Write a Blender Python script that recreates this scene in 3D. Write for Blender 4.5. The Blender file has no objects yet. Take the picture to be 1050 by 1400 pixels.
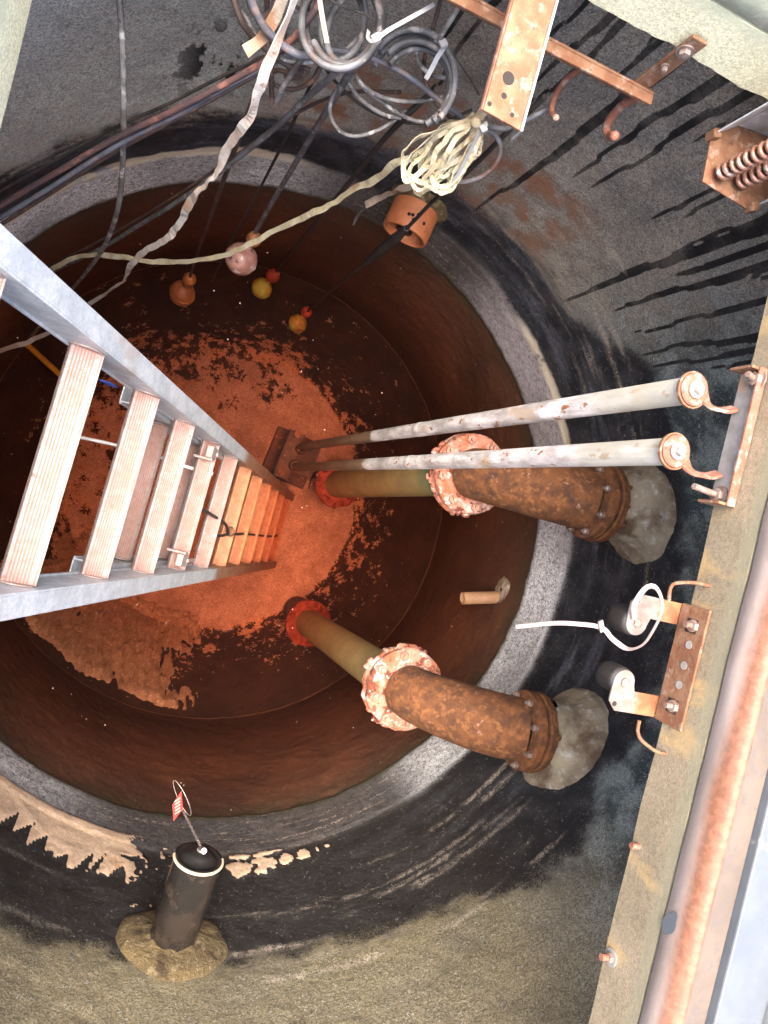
import bpy, bmesh, math, random
import numpy as np
from mathutils import Vector as V, Matrix, noise as mn

# ------------------------------------------------------------------ camera, sky, sun, exposure
CAM = V((-0.41201, 0.11949, 2.66973))
ROT = Matrix(((0.92012, -0.22424, -0.32108), (0.23780, 0.97131, 0.00308), (0.31118, -0.07919, 0.94705)))
FPX = 940.0
scene = bpy.context.scene
cam = bpy.data.cameras.new("camera")
cam.sensor_fit = 'VERTICAL'
cam.sensor_height = 36.0
cam.lens = FPX / 1400 * 36.0
cam.clip_start = 0.02
cam.clip_end = 500
camo = bpy.data.objects.new("camera", cam)
scene.collection.objects.link(camo)
camo.matrix_world = Matrix.Translation(CAM) @ ROT.to_4x4()
scene.camera = camo

SUN_EL, SUN_AZ = math.radians(78), math.radians(150)   # direction towards the sun, azimuth from +X
world = bpy.data.worlds.new("World")
scene.world = world
world.use_nodes = True
wn = world.node_tree
sky = wn.nodes.new("ShaderNodeTexSky")
sky.sky_type = 'NISHITA'
sky.sun_disc = False
sky.sun_elevation = SUN_EL
sky.sun_rotation = math.pi / 2 - SUN_AZ
sky.dust_density = 6.0
sky.air_density = 0.7
sky.ozone_density = 0.6
wn.links.new(sky.outputs[0], wn.nodes["Background"].inputs[0])
wn.nodes["Background"].inputs[1].default_value = 0.15
sun = bpy.data.lights.new("sun", 'SUN')
sun.energy = 1.5
sun.angle = math.radians(50)
sun.color = (1.0, 0.96, 0.9)
suno = bpy.data.objects.new("sun", sun)
scene.collection.objects.link(suno)
sd = V((math.cos(SUN_EL) * math.cos(SUN_AZ), math.cos(SUN_EL) * math.sin(SUN_AZ), math.sin(SUN_EL)))
suno.rotation_euler = sd.to_track_quat('Z', 'Y').to_euler()
suno.location = (0, 0, 8)
scene.view_settings.view_transform = 'Standard'
scene.view_settings.look = 'None'
scene.view_settings.gamma = 1.0
scene.view_settings.exposure = 2.65
scene.cycles.use_denoising = True
scene.cycles.max_bounces = 8
scene.cycles.diffuse_bounces = 4
scene.cycles.use_adaptive_sampling = True
scene.cycles.adaptive_threshold = 0.03
scene.cycles.transparent_max_bounces = 16
scene.cycles.sample_clamp_indirect = 8.0

# ------------------------------------------------------------------ helpers
rnd = random.Random(7)
R = 1.22            # shaft radius; z = 0 is the water
FLOOR = -1.85
SLAB0, SLAB1, RIM = 1.71, 1.818, 1.885
X0, X1, Y0, Y1 = -0.671, 0.497, -1.10, 0.945    # hatch opening


def ray(u, v):
    return ROT @ V(((u - 525) / FPX, -(v - 700) / FPX, -1.0))


def atd(u, v, d):
    return CAM + ray(u, v) * d


def atz(u, v, z):
    r = ray(u, v)
    return CAM + r * ((z - CAM.z) / r.z)


def aty(u, v, y):
    r = ray(u, v)
    return CAM + r * ((y - CAM.y) / r.y)


def atx(u, v, x):
    r = ray(u, v)
    return CAM + r * ((x - CAM.x) / r.x)


def smooth_path(pts, k=6):
    pts = [V(p) for p in pts]
    if len(pts) < 3:
        return pts
    ext = [pts[0] * 2 - pts[1]] + pts + [pts[-1] * 2 - pts[-2]]
    out = []
    for i in range(1, len(ext) - 2):
        p0, p1, p2, p3 = ext[i - 1:i + 3]
        for j in range(k):
            t = j / k
            out.append(0.5 * (2 * p1 + (p2 - p0) * t + (2 * p0 - 5 * p1 + 4 * p2 - p3) * t * t
                              + (3 * p1 - p0 - 3 * p2 + p3) * t ** 3))
    out.append(pts[-1])
    return out


def frame(d):
    d = d.normalized()
    a = V((0, 0, 1)) if abs(d.z) < 0.9 else V((1, 0, 0))
    x = a.cross(d).normalized()
    return x, d.cross(x), d


class MB:
    def __init__(self):
        self.v, self.f, self.s = [], [], []

    def add(self, vs, fs, smooth=False):
        o = len(self.v)
        self.v += [V(p) for p in vs]
        self.f += [[i + o for i in q] for q in fs]
        self.s += [smooth] * len(fs)
        return self

    def box(self, c, ax, ay, az):          # centre and three half-axes
        c, ax, ay, az = V(c), V(ax), V(ay), V(az)
        vs = [c + ax * i + ay * j + az * k for k in (-1, 1) for j in (-1, 1) for i in (-1, 1)]
        fs = [(0, 2, 3, 1), (4, 5, 7, 6), (0, 1, 5, 4), (2, 6, 7, 3), (0, 4, 6, 2), (1, 3, 7, 5)]
        if ax.cross(ay).dot(az) < 0:
            fs = [q[::-1] for q in fs]
        return self.add(vs, fs)

    def box2(self, a, b):
        a, b = V(a), V(b)
        h = (b - a) / 2
        return self.box((a + b) / 2, (h.x, 0, 0), (0, h.y, 0), (0, 0, h.z))

    def tube(self, pts, rad, n=10, caps=True, jit=0.0, closed=False):
        pts = [V(p) for p in pts]
        m = len(pts)
        rads = rad if isinstance(rad, (list, tuple)) else [rad] * m
        vs, fs = [], []
        x = None
        for i, p in enumerate(pts):
            if closed:
                d = pts[(i + 1) % m] - pts[i - 1]
            else:
                d = pts[min(i + 1, m - 1)] - pts[max(i - 1, 0)]
            d = d.normalized() if d.length > 1e-9 else V((0, 0, 1))
            if x is None:
                x = frame(d)[0]
            else:
                x = x - d * x.dot(d)
                x = x.normalized() if x.length > 1e-6 else frame(d)[0]
            y = d.cross(x)
            for k in range(n):
                a = 2 * math.pi * k / n
                r = rads[i] * (1 + jit * (rnd.random() - .5))
                vs.append(p + (x * math.cos(a) + y * math.sin(a)) * r)
        for i in range(m if closed else m - 1):
            i2 = (i + 1) % m
            for k in range(n):
                k2 = (k + 1) % n
                fs.append((i * n + k, i * n + k2, i2 * n + k2, i2 * n + k))
        self.add(vs, fs, True)
        if caps and not closed:
            self.add([vs[k] for k in range(n)], [tuple(range(n))[::-1]])
            self.add([vs[(m - 1) * n + k] for k in range(n)], [tuple(range(n))])
        return self

    def lathe(self, base, axis, prof, n=32, smooth=False, jit=0.0, close=False):   # prof: (radius, height along axis)
        base = V(base)
        x, y, d = frame(V(axis))
        vs, fs = [], []
        for r, h in prof:
            for k in range(n):
                a = 2 * math.pi * k / n
                j = 1 + jit * (mn.noise(V((math.cos(a) * 3 + base.x * 9, math.sin(a) * 3 + base.y * 7, h * 9))))
                vs.append(base + (x * math.cos(a) + y * math.sin(a)) * r * j + d * h)
        for i in range(len(prof) - 1):
            for k in range(n):
                k2 = (k + 1) % n
                fs.append((i * n + k, i * n + k2, (i + 1) * n + k2, (i + 1) * n + k))
        if close:
            m = len(prof) - 1
            for k in range(n):
                k2 = (k + 1) % n
                fs.append((m * n + k, m * n + k2, k2, k))
        self.add(vs, fs, smooth)
        return self

    def disc(self, c, axis, r, h, n=16, bev=0.0):
        if bev:
            prof = [(1e-4, 0), (r - bev, 0), (r, bev), (r, h - bev), (r - bev, h), (1e-4, h)]
        else:
            prof = [(1e-4, 0), (r, 0), (r, h), (1e-4, h)]
        return self.lathe(c, axis, prof, n)

    def prism(self, poly, vec):
        poly = [V(p) for p in poly]
        vec = V(vec)
        n = len(poly)
        nn = V((0, 0, 0))
        for i in range(n):
            nn += poly[i].cross(poly[(i + 1) % n])
        if nn.dot(vec) > 0:
            poly = poly[::-1]
        vs = poly + [p + vec for p in poly]
        fs = [tuple(range(n)), tuple(range(2 * n - 1, n - 1, -1))]
        for i in range(n):
            j = (i + 1) % n
            fs.append((i, i + n, j + n, j))
        return self.add(vs, fs)

    def sphere(self, c, r, n=16, m=10, jit=0.0, sq=(1, 1, 1)):
        c = V(c)
        vs, fs = [c + V((0, 0, r * sq[2]))], []
        for i in range(1, m):
            t = math.pi * i / m
            for k in range(n):
                a = 2 * math.pi * k / n
                q = V((math.sin(t) * math.cos(a), math.sin(t) * math.sin(a), math.cos(t)))
                j = 1 + jit * mn.noise(q * 2.3 + c * 9)
                vs.append(c + V((q.x * sq[0], q.y * sq[1], q.z * sq[2])) * r * j)
        vs.append(c - V((0, 0, r * sq[2])))
        L = len(vs) - 1
        for k in range(n):
            k2 = (k + 1) % n
            fs.append((0, 1 + k, 1 + k2))
            for i in range(m - 2):
                a, b = 1 + i * n, 1 + (i + 1) * n
                fs.append((a + k, b + k, b + k2, a + k2))
            fs.append((L, 1 + (m - 2) * n + k2, 1 + (m - 2) * n + k))
        return self.add(vs, fs, True)

    def ribbon(self, pts, width, thick, twists, face=None):
        """flat webbing with real thickness; twists: angle per point relative to facing up"""
        m = len(pts)
        vs, fs = [], []
        for i, p in enumerate(pts):
            d = (pts[min(i + 1, m - 1)] - pts[max(i - 1, 0)])
            d = d.normalized() if d.length > 1e-9 else V((0, 0, 1))
            up = V(face or (0.1, -0.25, 1)).normalized()
            s = d.cross(up)
            s = s.normalized() if s.length > 1e-4 else V((1, 0, 0))
            nrm = s.cross(d)
            a = twists[i] if isinstance(twists, list) else twists
            s2 = s * math.cos(a) + nrm * math.sin(a)
            n2 = nrm * math.cos(a) - s * math.sin(a)
            w = (width[i] if isinstance(width, list) else width) / 2
            for sw, tn in ((-1, -1), (1, -1), (1, 1), (-1, 1)):
                vs.append(p + s2 * w * sw + n2 * thick / 2 * tn)
        for i in range(m - 1):
            for k in range(4):
                k2 = (k + 1) % 4
                fs.append((i * 4 + k, i * 4 + k2, i * 4 + 4 + k2, i * 4 + 4 + k))
        fs += [(3, 2, 1, 0), tuple(4 * (m - 1) + q for q in range(4))]
        return self.add(vs, fs, False)

    def build(self, name, mat, parent=None, bevel=0.0):
        me = bpy.data.meshes.new(name)
        o0 = parent.matrix_world.translation if (parent and parent.type == 'EMPTY') else V((0, 0, 0))
        org = V((0, 0, 0))
        me.from_pydata([tuple(p) for p in self.v], [], self.f)
        me.update()
        for poly, s in zip(me.polygons, self.s):
            poly.use_smooth = s
        bm = bmesh.new()
        bm.from_mesh(me)
        bmesh.ops.recalc_face_normals(bm, faces=bm.faces)
        bm.to_mesh(me)
        bm.free()
        me.materials.append(mat)
        o = bpy.data.objects.new(name, me)
        scene.collection.objects.link(o)
        if bevel:
            b = o.modifiers.new("bevel", 'BEVEL')
            b.width = bevel
            b.segments = 2
            b.limit_method = 'ANGLE'
            b.angle_limit = math.radians(40)
        if parent:
            o.parent = parent
            off = parent_offset(parent)
            o.location = -off
        return o


def parent_offset(p):
    off = V((0, 0, 0))
    while p:
        off += p.location
        p = p.parent
    return off


def thing(name, label, cat, loc=(0, 0, 0), group=None):
    o = bpy.data.objects.new(name, None)
    o.empty_display_size = 0.05
    scene.collection.objects.link(o)
    o.location = loc
    o["label"] = label
    o["category"] = cat
    if group:
        o["group"] = group
    return o


def tag(o, label, cat, group=None):
    o["label"] = label
    o["category"] = cat
    if group:
        o["group"] = group
    return o


def struct(o, label=None):
    o["kind"] = "structure"
    if label:
        o["label"] = label
    return o


# ------------------------------------------------------------------ material nodes
class NT:
    def __init__(self, name):
        self.m = bpy.data.materials.new(name)
        self.m.use_nodes = True
        self.t = self.m.node_tree
        self.b = self.t.nodes["Principled BSDF"]
        self.co = self.t.nodes.new("ShaderNodeTexCoord").outputs["Object"]

    def new(self, typ, **k):
        n = self.t.nodes.new(typ)
        for a, v in k.items():
            setattr(n, a, v)
        return n

    def put(self, sock, v):
        if isinstance(v, bpy.types.NodeSocket):
            self.t.links.new(v, sock)
        elif isinstance(v, (tuple, list)) and len(v) == 3 and sock.type == 'RGBA':
            sock.default_value = (*v, 1)
        else:
            sock.default_value = v

    def math(self, op, a, b=0.0, c=0.0):
        n = self.new("ShaderNodeMath", operation=op)
        for i, v in enumerate((a, b, c)):
            self.put(n.inputs[i], v)
        return n.outputs[0]

    def add(self, a, b): return self.math('ADD', a, b)
    def sub(self, a, b): return self.math('SUBTRACT', a, b)
    def mul(self, a, b): return self.math('MULTIPLY', a, b)

    def smooth(self, x, a, b):              # 0 below a, 1 above b (also a > b)
        n = self.new("ShaderNodeMapRange", interpolation_type='SMOOTHSTEP')
        inv = isinstance(a, (int, float)) and isinstance(b, (int, float)) and a > b
        self.put(n.inputs[0], x)
        self.put(n.inputs[1], b if inv else a)
        self.put(n.inputs[2], a if inv else b)
        n.inputs[3].default_value = 1.0 if inv else 0.0
        n.inputs[4].default_value = 0.0 if inv else 1.0
        return n.outputs[0]

    def win(self, x, a, b, s):              # soft window
        return self.mul(self.smooth(x, a - s, a + s), self.smooth(x, b + s, b - s))

    def mix(self, f, a, b):
        n = self.new("ShaderNodeMix", data_type='RGBA')
        self.put(n.inputs[0], f)
        self.put(n.inputs[6], a)
        self.put(n.inputs[7], b)
        return n.outputs[2]

    def noise(self, vec, scale, detail=4.0, rough=0.55, dist=0.0):
        n = self.new("ShaderNodeTexNoise")
        self.put(n.inputs["Vector"], vec)
        n.inputs["Scale"].default_value = scale
        n.inputs["Detail"].default_value = detail
        n.inputs["Roughness"].default_value = rough
        n.inputs["Distortion"].default_value = dist
        return n.outputs[0]

    def voro(self, vec, scale, out="Distance"):
        n = self.new("ShaderNodeTexVoronoi")
        self.put(n.inputs["Vector"], vec)
        n.inputs["Scale"].default_value = scale
        return n.outputs[out]

    def cells(self, vec, scale):
        n = self.new("ShaderNodeTexVoronoi")
        self.put(n.inputs["Vector"], vec)
        n.inputs["Scale"].default_value = scale
        c = self.new("ShaderNodeSeparateColor")
        self.t.links.new(n.outputs["Color"], c.inputs[0])
        return c.outputs[0]

    def grain(self, col, scale, amt, cell=None):
        c = cell if cell is not None else self.cells(self.co, scale)
        n = self.new("ShaderNodeVectorMath", operation='SCALE')
        self.put(n.inputs[0], col)
        self.put(n.inputs[3], self.add(1 - amt, self.mul(c, 2 * amt)))
        return n.outputs[0]

    def map(self, vec, sc=(1, 1, 1), loc=(0, 0, 0)):
        n = self.new("ShaderNodeMapping")
        self.put(n.inputs[0], vec)
        n.inputs["Scale"].default_value = sc
        n.inputs["Location"].default_value = loc
        return n.outputs[0]

    def comb(self, x, y, z):
        n = self.new("ShaderNodeCombineXYZ")
        for i, v in enumerate((x, y, z)):
            self.put(n.inputs[i], v)
        return n.outputs[0]

    def sep(self, vec=None):
        n = self.new("ShaderNodeSeparateXYZ")
        self.put(n.inputs[0], vec or self.co)
        return n.outputs

    def done(self, col, rough=0.7, metal=0.0, bump=None, bs=0.3, bd=0.01, spec=0.5):
        self.put(self.b.inputs["Base Color"], col)
        self.put(self.b.inputs["Roughness"], rough)
        self.put(self.b.inputs["Metallic"], metal)
        self.b.inputs["Specular IOR Level"].default_value = spec
        if bump is not None:
            n = self.new("ShaderNodeBump")
            n.inputs["Strength"].default_value = bs
            n.inputs["Distance"].default_value = bd
            self.put(n.inputs["Height"], bump)
            self.t.links.new(n.outputs[0], self.b.inputs["Normal"])
        return self.m


def pm(name, a, b, scale=12, rough=0.7, metal=0.0, bump=0.3, bd=0.004, spots=(), stretch=(1, 1, 1), lo=.38, hi=.62, spec=0.5, det=6):
    """two mottled colours, then spots = (colour, scale, threshold, softness)"""
    t = NT(name)
    c = t.map(t.co, stretch)
    n1 = t.noise(c, scale, det, 0.6)
    col = t.mix(t.smooth(n1, lo, hi), a, b)
    for i, (sc, ss, th, so) in enumerate(spots):
        n = t.noise(t.map(t.co, stretch, (3.1 * i + 1.7, 2.3 * i, 5.9 * i)), ss, 5, 0.6)
        col = t.mix(t.smooth(n, th - so, th + so), col, sc)
    h = t.noise(t.co, scale * 6, 4, 0.7)
    r = t.add(rough - 0.1, t.mul(n1, 0.2)) if rough > .15 else rough
    return t.done(col, r, metal, t.add(h, t.mul(n1, 1.5)), bump, bd, spec)


M = {}
M['rust'] = pm('rust_brown', (.165, .060, .018), (.095, .036, .014), 20, .85, 0, .6, .006,
               [((.24, .095, .03), 48, .58, .10), ((.055, .024, .016), 14, .62, .10), ((.33, .18, .125), 30, .67, .05)])
M['rust_pale'] = pm('rust_pale', (.205, .105, .055), (.145, .06, .027), 26, .8, .1, .5, .003,
                    [((.16, .06, .025), 30, .60, .07), ((.25, .165, .12), 50, .60, .06), ((.09, .04, .025), 60, .68, .03)])
M['rust_pink'] = pm('rust_pink', (.24, .095, .06), (.19, .068, .038), 30, .8, .05, .5, .003,
                    [((.31, .21, .165), 40, .58, .06), ((.16, .05, .03), 45, .63, .05)])
M['crust'] = pm('mineral_crust', (.50, .22, .15), (.38, .115, .055), 14, .9, 0, .9, .01,
                [((.60, .42, .36), 17, .56, .05), ((.16, .042, .02), 20, .56, .04), ((.66, .55, .49), 50, .64, .03)])
M['crust_bolt'] = pm('crusted_bolt', (.50, .27, .20), (.36, .15, .09), 40, .8, 0, .5, .003)
M['red_bolt'] = pm('red_bolt', (.26, .04, .018), (.16, .025, .012), 40, .8, 0, .5, .003)
M['redcrust'] = pm('red_crust', (.27, .05, .022), (.15, .026, .013), 30, .85, 0, .6, .006, [((.2, .04, .02), 40, .6, .05)])
M['galv_bracket'] = pm('dull_galvanised', (.30, .28, .26), (.23, .21, .185), 30, .6, .2, .3, .002, [((.40, .24, .14), 24, .62, .05)])
M['steel'] = pm('stained_steel', (.40, .37, .35), (.28, .25, .225), 40, .4, .6, .2, .002)
M['bolt'] = pm('bolt_steel', (.26, .205, .18), (.19, .115, .08), 60, .5, .3, .2, .002)
M['rubber'] = pm('black_rubber', (.009, .008, .007), (.016, .013, .011), 30, .6, 0, .2, .002)
M['black_cable'] = pm('black_cable', (.02, .018, .017), (.045, .035, .03), 18, .6, 0, .3, .002, [((.3, .28, .26), 60, .72, .02)], (1, 1, 1))
M['grey_cable'] = pm('grey_cable', (.125, .125, .13), (.065, .063, .063), 20, .55, 0, .3, .002, [((.27, .24, .22), 40, .60, .06), ((.10, .05, .04), 15, .6, .08)])
M['grey_cable2'] = pm('grey_cable_pale', (.24, .225, .21), (.11, .10, .095), 26, .6, 0, .3, .002, [((.5, .48, .45), 35, .6, .05), ((.06, .05, .05), 30, .64, .04)])
M['blue_cable'] = pm('blue_grey_cable', (.11, .115, .14), (.07, .07, .085), 16, .5, 0, .25, .002, [((.20, .14, .12), 20, .58, .07)])
M['plum_cable'] = pm('plum_cable', (.11, .055, .05), (.06, .04, .042), 12, .55, 0, .25, .002, [((.26, .12, .09), 18, .58, .06)])
M['brown_cable'] = pm('brown_cable', (.085, .05, .04), (.05, .035, .03), 20, .6, 0, .25, .002, [((.2, .1, .07), 28, .62, .05)])
M['web_white'] = pm('white_webbing', (.48, .44, .40), (.36, .28, .23), 14, .9, 0, .4, .002, [((.45, .27, .17), 9, .60, .07), ((.28, .2, .15), 40, .66, .03)], lo=.42, hi=.6)
M['web_cream'] = pm('cream_webbing', (.45, .40, .26), (.34, .27, .165), 16, .9, 0, .5, .002, [((.24, .15, .08), 14, .63, .06), ((.46, .43, .33), 30, .58, .05)])
M['web_dirty'] = pm('dirty_webbing', (.30, .22, .15), (.37, .31, .24), 20, .9, 0, .5, .002, [((.3, .16, .09), 22, .6, .06)])
M['zip'] = pm('white_nylon', (.30, .30, .30), (.25, .235, .225), 14, .4, 0, .1, .001)
M['zip_pink'] = pm('stained_nylon', (.25, .205, .195), (.22, .17, .155), 14, .4, 0, .1, .001)
M['zip_cream'] = pm('cream_nylon', (.42, .38, .27), (.37, .32, .21), 14, .5, 0, .1, .001)
M['clay'] = pm('orange_plastic', (.62, .21, .085), (.54, .17, .065), 12, .55, 0, .2, .002, [((.4, .12, .05), 8, .62, .06), ((.3, .12, .06), 40, .66, .04)])
M['hole'] = pm('dark_hole', (.012, .008, .006), (.02, .012, .01), 12, .9)
M['stub'] = pm('tan_plastic', (.42, .26, .15), (.34, .2, .11), 14, .6)
M['yellow'] = pm('yellow_plastic', (.62, .43, .05), (.5, .33, .04), 12, .5)
M['red'] = pm('red_plastic', (.62, .05, .025), (.5, .04, .02), 14, .6)
M['blue'] = pm('blue_plastic', (.03, .14, .55), (.03, .1, .4), 14, .5)
M['white_pvc'] = pm('white_plastic', (.72, .70, .68), (.6, .55, .52), 14, .45)
M['float_orange'] = pm('orange_float', (.38, .15, .05), (.24, .085, .03), 18, .45, 0, .2, .002, [((.2, .06, .03), 16, .62, .04)])
M['float_pink'] = pm('scaled_float', (.46, .24, .19), (.30, .13, .10), 20, .3, 0, .3, .003, [((.10, .05, .05), 14, .60, .03), ((.6, .48, .42), 22, .63, .04)])
M['float_yellow'] = pm('yellow_float', (.50, .36, .06), (.36, .23, .04), 14, .5, 0, .2, .002, [((.40, .46, .08), 8, .56, .06), ((.22, .12, .03), 16, .58, .08)])
M['float_red'] = pm('red_float', (.40, .06, .03), (.24, .04, .02), 20, .6)
M['black_pipe'] = pm('black_plastic_pipe', (.013, .012, .011), (.03, .022, .018), 7, .16, 0, .06, .001, [((.05, .035, .026), 14, .58, .1), ((.12, .06, .03), 60, .70, .02)], spec=.6)
M['cap'] = pm('black_cap', (.012, .011, .011), (.022, .02, .018), 9, .35, 0, .2, .002)
M['bead'] = pm('cream_sealant', (.70, .55, .38), (.62, .45, .28), 20, .7)
M['grout'] = pm('tan_grout', (.20, .14, .06), (.14, .098, .045), 14, .95, 0, 1., .012, [((.28, .21, .11), 60, .58, .05), ((.08, .05, .025), 12, .62, .06)])
M['grout_grey'] = pm('grey_grout', (.36, .305, .21), (.26, .21, .145), 10, .95, 0, .8, .005, [((.50, .47, .42), 30, .60, .09), ((.13, .085, .05), 7, .54, .10)])
M['chain'] = pm('chain_steel', (.55, .50, .46), (.4, .33, .28), 60, .35, .6)
M['tagred'] = pm('red_tag', (.62, .06, .05), (.55, .05, .04), 20, .5)
M['tagwhite'] = pm('tag_print', (.7, .5, .42), (.6, .4, .34), 60, .6)
M['copper'] = pm('coppery_spring', (.46, .25, .18), (.32, .15, .10), 40, .4, .5, .3, .002, [((.62, .5, .42), 50, .6, .05)])
M['alu_white'] = pm('white_aluminium', (.095, .105, .115), (.08, .09, .10), 14, .5, .1, .2, .002, [((.5, .42, .36), 8, .66, .05)])
M['housing'] = pm('dusty_sheet_metal', (.60, .60, .58), (.46, .45, .43), 9, .6, .1, .3, .002, [((.30, .24, .20), 8, .60, .1), ((.70, .70, .70), 30, .6, .06)])
M['zinc'] = pm('weathered_zinc', (.26, .26, .25), (.19, .19, .18), 10, .6, .2, .3, .002, [((.45, .30, .20), 12, .60, .07)])
def ladder_rail_material():
    t = NT('weathered_aluminium')
    z = t.sep()[2]
    n = t.noise(t.co, 24, 6, .65)
    g = t.noise(t.co, 150, 3, .7)
    col = t.mix(t.smooth(n, .36, .64), (.56, .58, .60), (.41, .44, .455))
    col = t.mix(t.mul(t.smooth(g, .5, .62), .4), col, (.28, .30, .31))
    n2 = t.noise(t.map(t.co, (1, 1, .4), (3, 1, 2)), 9, 5, .65)
    col = t.mix(t.mul(t.smooth(n2, .55, .68), .6), col, (.40, .33, .28))
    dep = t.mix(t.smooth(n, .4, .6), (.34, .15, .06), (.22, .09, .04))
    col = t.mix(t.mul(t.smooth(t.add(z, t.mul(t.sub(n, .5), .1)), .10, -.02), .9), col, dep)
    return t.done(col, .5, .15, t.add(g, n), .3, .0015)


M['ladder_rail'] = ladder_rail_material()
M['speck'] = pm('pale_scum', (.5, .34, .25), (.62, .46, .36), 30, .9)
M['dark_iron'] = pm('slimed_iron', (.045, .025, .018), (.09, .045, .025), 20, .6, 0, .5, .006, [((.2, .09, .04), 30, .63, .05)])
M['olive_pipe'] = None


def rung_material():
    t = NT('grooved_rung')
    n = t.noise(t.co, 30, 5, .6)
    n2 = t.noise(t.co, 160, 3, .7)
    zz = t.sep()[2]
    col = t.mix(t.smooth(n, .35, .65), (.37, .295, .275), (.31, .215, .19))
    col = t.mix(t.smooth(n2, .56, .66), col, (.34, .17, .12))
    rn = t.new("ShaderNodeObjectInfo").outputs["Random"]
    wear = t.add(t.noise(t.map(t.co, (1, 1, 1), (4, 2, 1)), 9, 6, .7), t.mul(t.sub(rn, .5), .14))
    col = t.mix(t.mul(t.smooth(wear, .48, .66), .6), col, (.27, .19, .155))
    spl = t.noise(t.map(t.co, (1, 1, 1), (1, 7, 3)), 42, 4, .7)
    col = t.mix(t.mul(t.smooth(spl, .64, .68), .8), col, (.16, .085, .05))
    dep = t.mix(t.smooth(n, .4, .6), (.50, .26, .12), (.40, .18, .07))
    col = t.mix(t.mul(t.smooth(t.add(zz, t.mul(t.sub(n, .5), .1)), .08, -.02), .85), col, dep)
    return t.done(col, .55, .1, n2, .3, .001)


M['rung'] = rung_material()
M['rung_lip'] = M['rung']
M['groove'] = pm('rusty_groove', (.42, .18, .12), (.34, .15, .10), 60, .8, 0, .2, .001)


def rail_material():
    t = NT('scaled_guide_rail')
    z = t.sep()[2]
    n = t.noise(t.map(t.co, (1, 1, .35)), 22, 6, .65)
    col = t.mix(t.smooth(n, .35, .65), (.70, .65, .62), (.36, .32, .30))
    n2 = t.noise(t.map(t.co, (1, 1, .25), (3, 1, 2)), 18, 5, .6)
    col = t.mix(t.smooth(n2, .52, .64), col, (.82, .75, .73))
    n3 = t.noise(t.map(t.co, (1, 1, .5), (7, 4, 2)), 46, 4, .6)
    col = t.mix(t.smooth(n3, .62, .66), col, (.28, .11, .045))
    bands = t.noise(t.map(t.co, (.2, .2, 9)), 3.2, 3, .6)
    col = t.mix(t.mul(t.smooth(bands, .56, .66), .45), col, (.34, .27, .21))
    ln = t.noise(t.map(t.co, (1, 1, .06), (2, 5, 1)), 70, 3, .6)
    col = t.mix(t.mul(t.smooth(ln, .55, .68), .4), col, (.30, .26, .24))
    n5 = t.noise(t.map(t.co, (1, 1, .4), (1, 8, 2)), 13, 4, .6)
    col = t.mix(t.mul(t.smooth(n5, .58, .7), .5), col, (.50, .33, .18))
    top = t.smooth(z, 1.42, 1.52)
    col = t.mix(t.mul(top, .6), col, (.42, .40, .30))
    wl = t.smooth(t.add(z, t.mul(t.sub(n, .5), .12)), -.015, .015)
    grime = t.mix(t.smooth(n2, .4, .6), (.15, .09, .05), (.22, .135, .08))
    col = t.mix(wl, grime, col)
    return t.done(col, .6, .1, t.add(n, n3), .4, .003)


M['guide_rail'] = rail_material()


def riser_material():
    t = NT('shade_green_riser')
    z = t.sep()[2]
    n = t.noise(t.co, 10, 5, .6)
    col = t.mix(t.smooth(n, .35, .65), (.34, .25, .10), (.26, .19, .08))
    n2 = t.noise(t.map(t.co, (1, 1, .3), (2, 1, 4)), 14, 4, .6)
    green = t.mix(t.smooth(n2, .42, .6), (.12, .24, .13), (.26, .25, .08))
    col = t.mix(t.smooth(t.add(z, t.mul(t.sub(n, .5), .2)), .02, .10), col, green)  # above water the olive pipe has its green shade tone painted in
    return t.done(col, .55, 0, n, .3, .003)


M['olive_pipe'] = riser_material()


def concrete_face(name, a, b, green):
    t = NT(name)
    s = t.sep()
    n = t.noise(t.co, 5, 6, .6)
    f = t.noise(t.co, 90, 4, .7)
    col = t.mix(t.smooth(n, .35, .65), a, b)
    col = t.mix(t.mul(t.smooth(f, .50, .66), .3), col, (b[0] * .72, b[1] * .7, b[2] * .66))
    col = t.grain(col, 420, .22)
    n3 = t.noise(t.map(t.co, (1, 1, .4), (4, 4, 1)), 9, 4, .6)
    col = t.mix(t.mul(t.smooth(n3, .56, .66), .6), col, (.38, .25, .10))
    col = t.mix(t.mul(t.smooth(t.add(s[2], t.mul(n, .03)), SLAB1 - .02, SLAB1 + .005), .7), col, green)
    return t.done(col, .92, 0, f, .45, .003)


M['slab'] = concrete_face('slab_concrete', (.25, .195, .125), (.185, .145, .09), (.21, .19, .12))
M['slab_pale'] = concrete_face('pale_limed_concrete', (.74, .70, .46), (.66, .60, .37), (.58, .58, .38))


def angle_material():
    t = NT('coppery_stained_frame')
    s = t.sep()
    n = t.noise(t.map(t.co, (1, .3, 1)), 16, 5, .6)
    f = t.noise(t.co, 80, 4, .7)
    col = t.mix(t.smooth(n, .35, .65), (.40, .33, .29), (.33, .26, .22))
    n2 = t.noise(t.map(t.co, (1, .35, 1), (3, 5, 1)), 8, 5, .6)
    h = t.add(s[2], t.mul(t.sub(n2, .5), .05))
    rust = t.mix(t.smooth(f, .4, .6), (.20, .078, .038), (.14, .05, .022))
    col = t.mix(t.mul(t.smooth(h, RIM - .050, RIM - .018), .95), col, rust)
    return t.done(col, .6, .15, f, .3, .002)


M['angle'] = angle_material()


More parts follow.
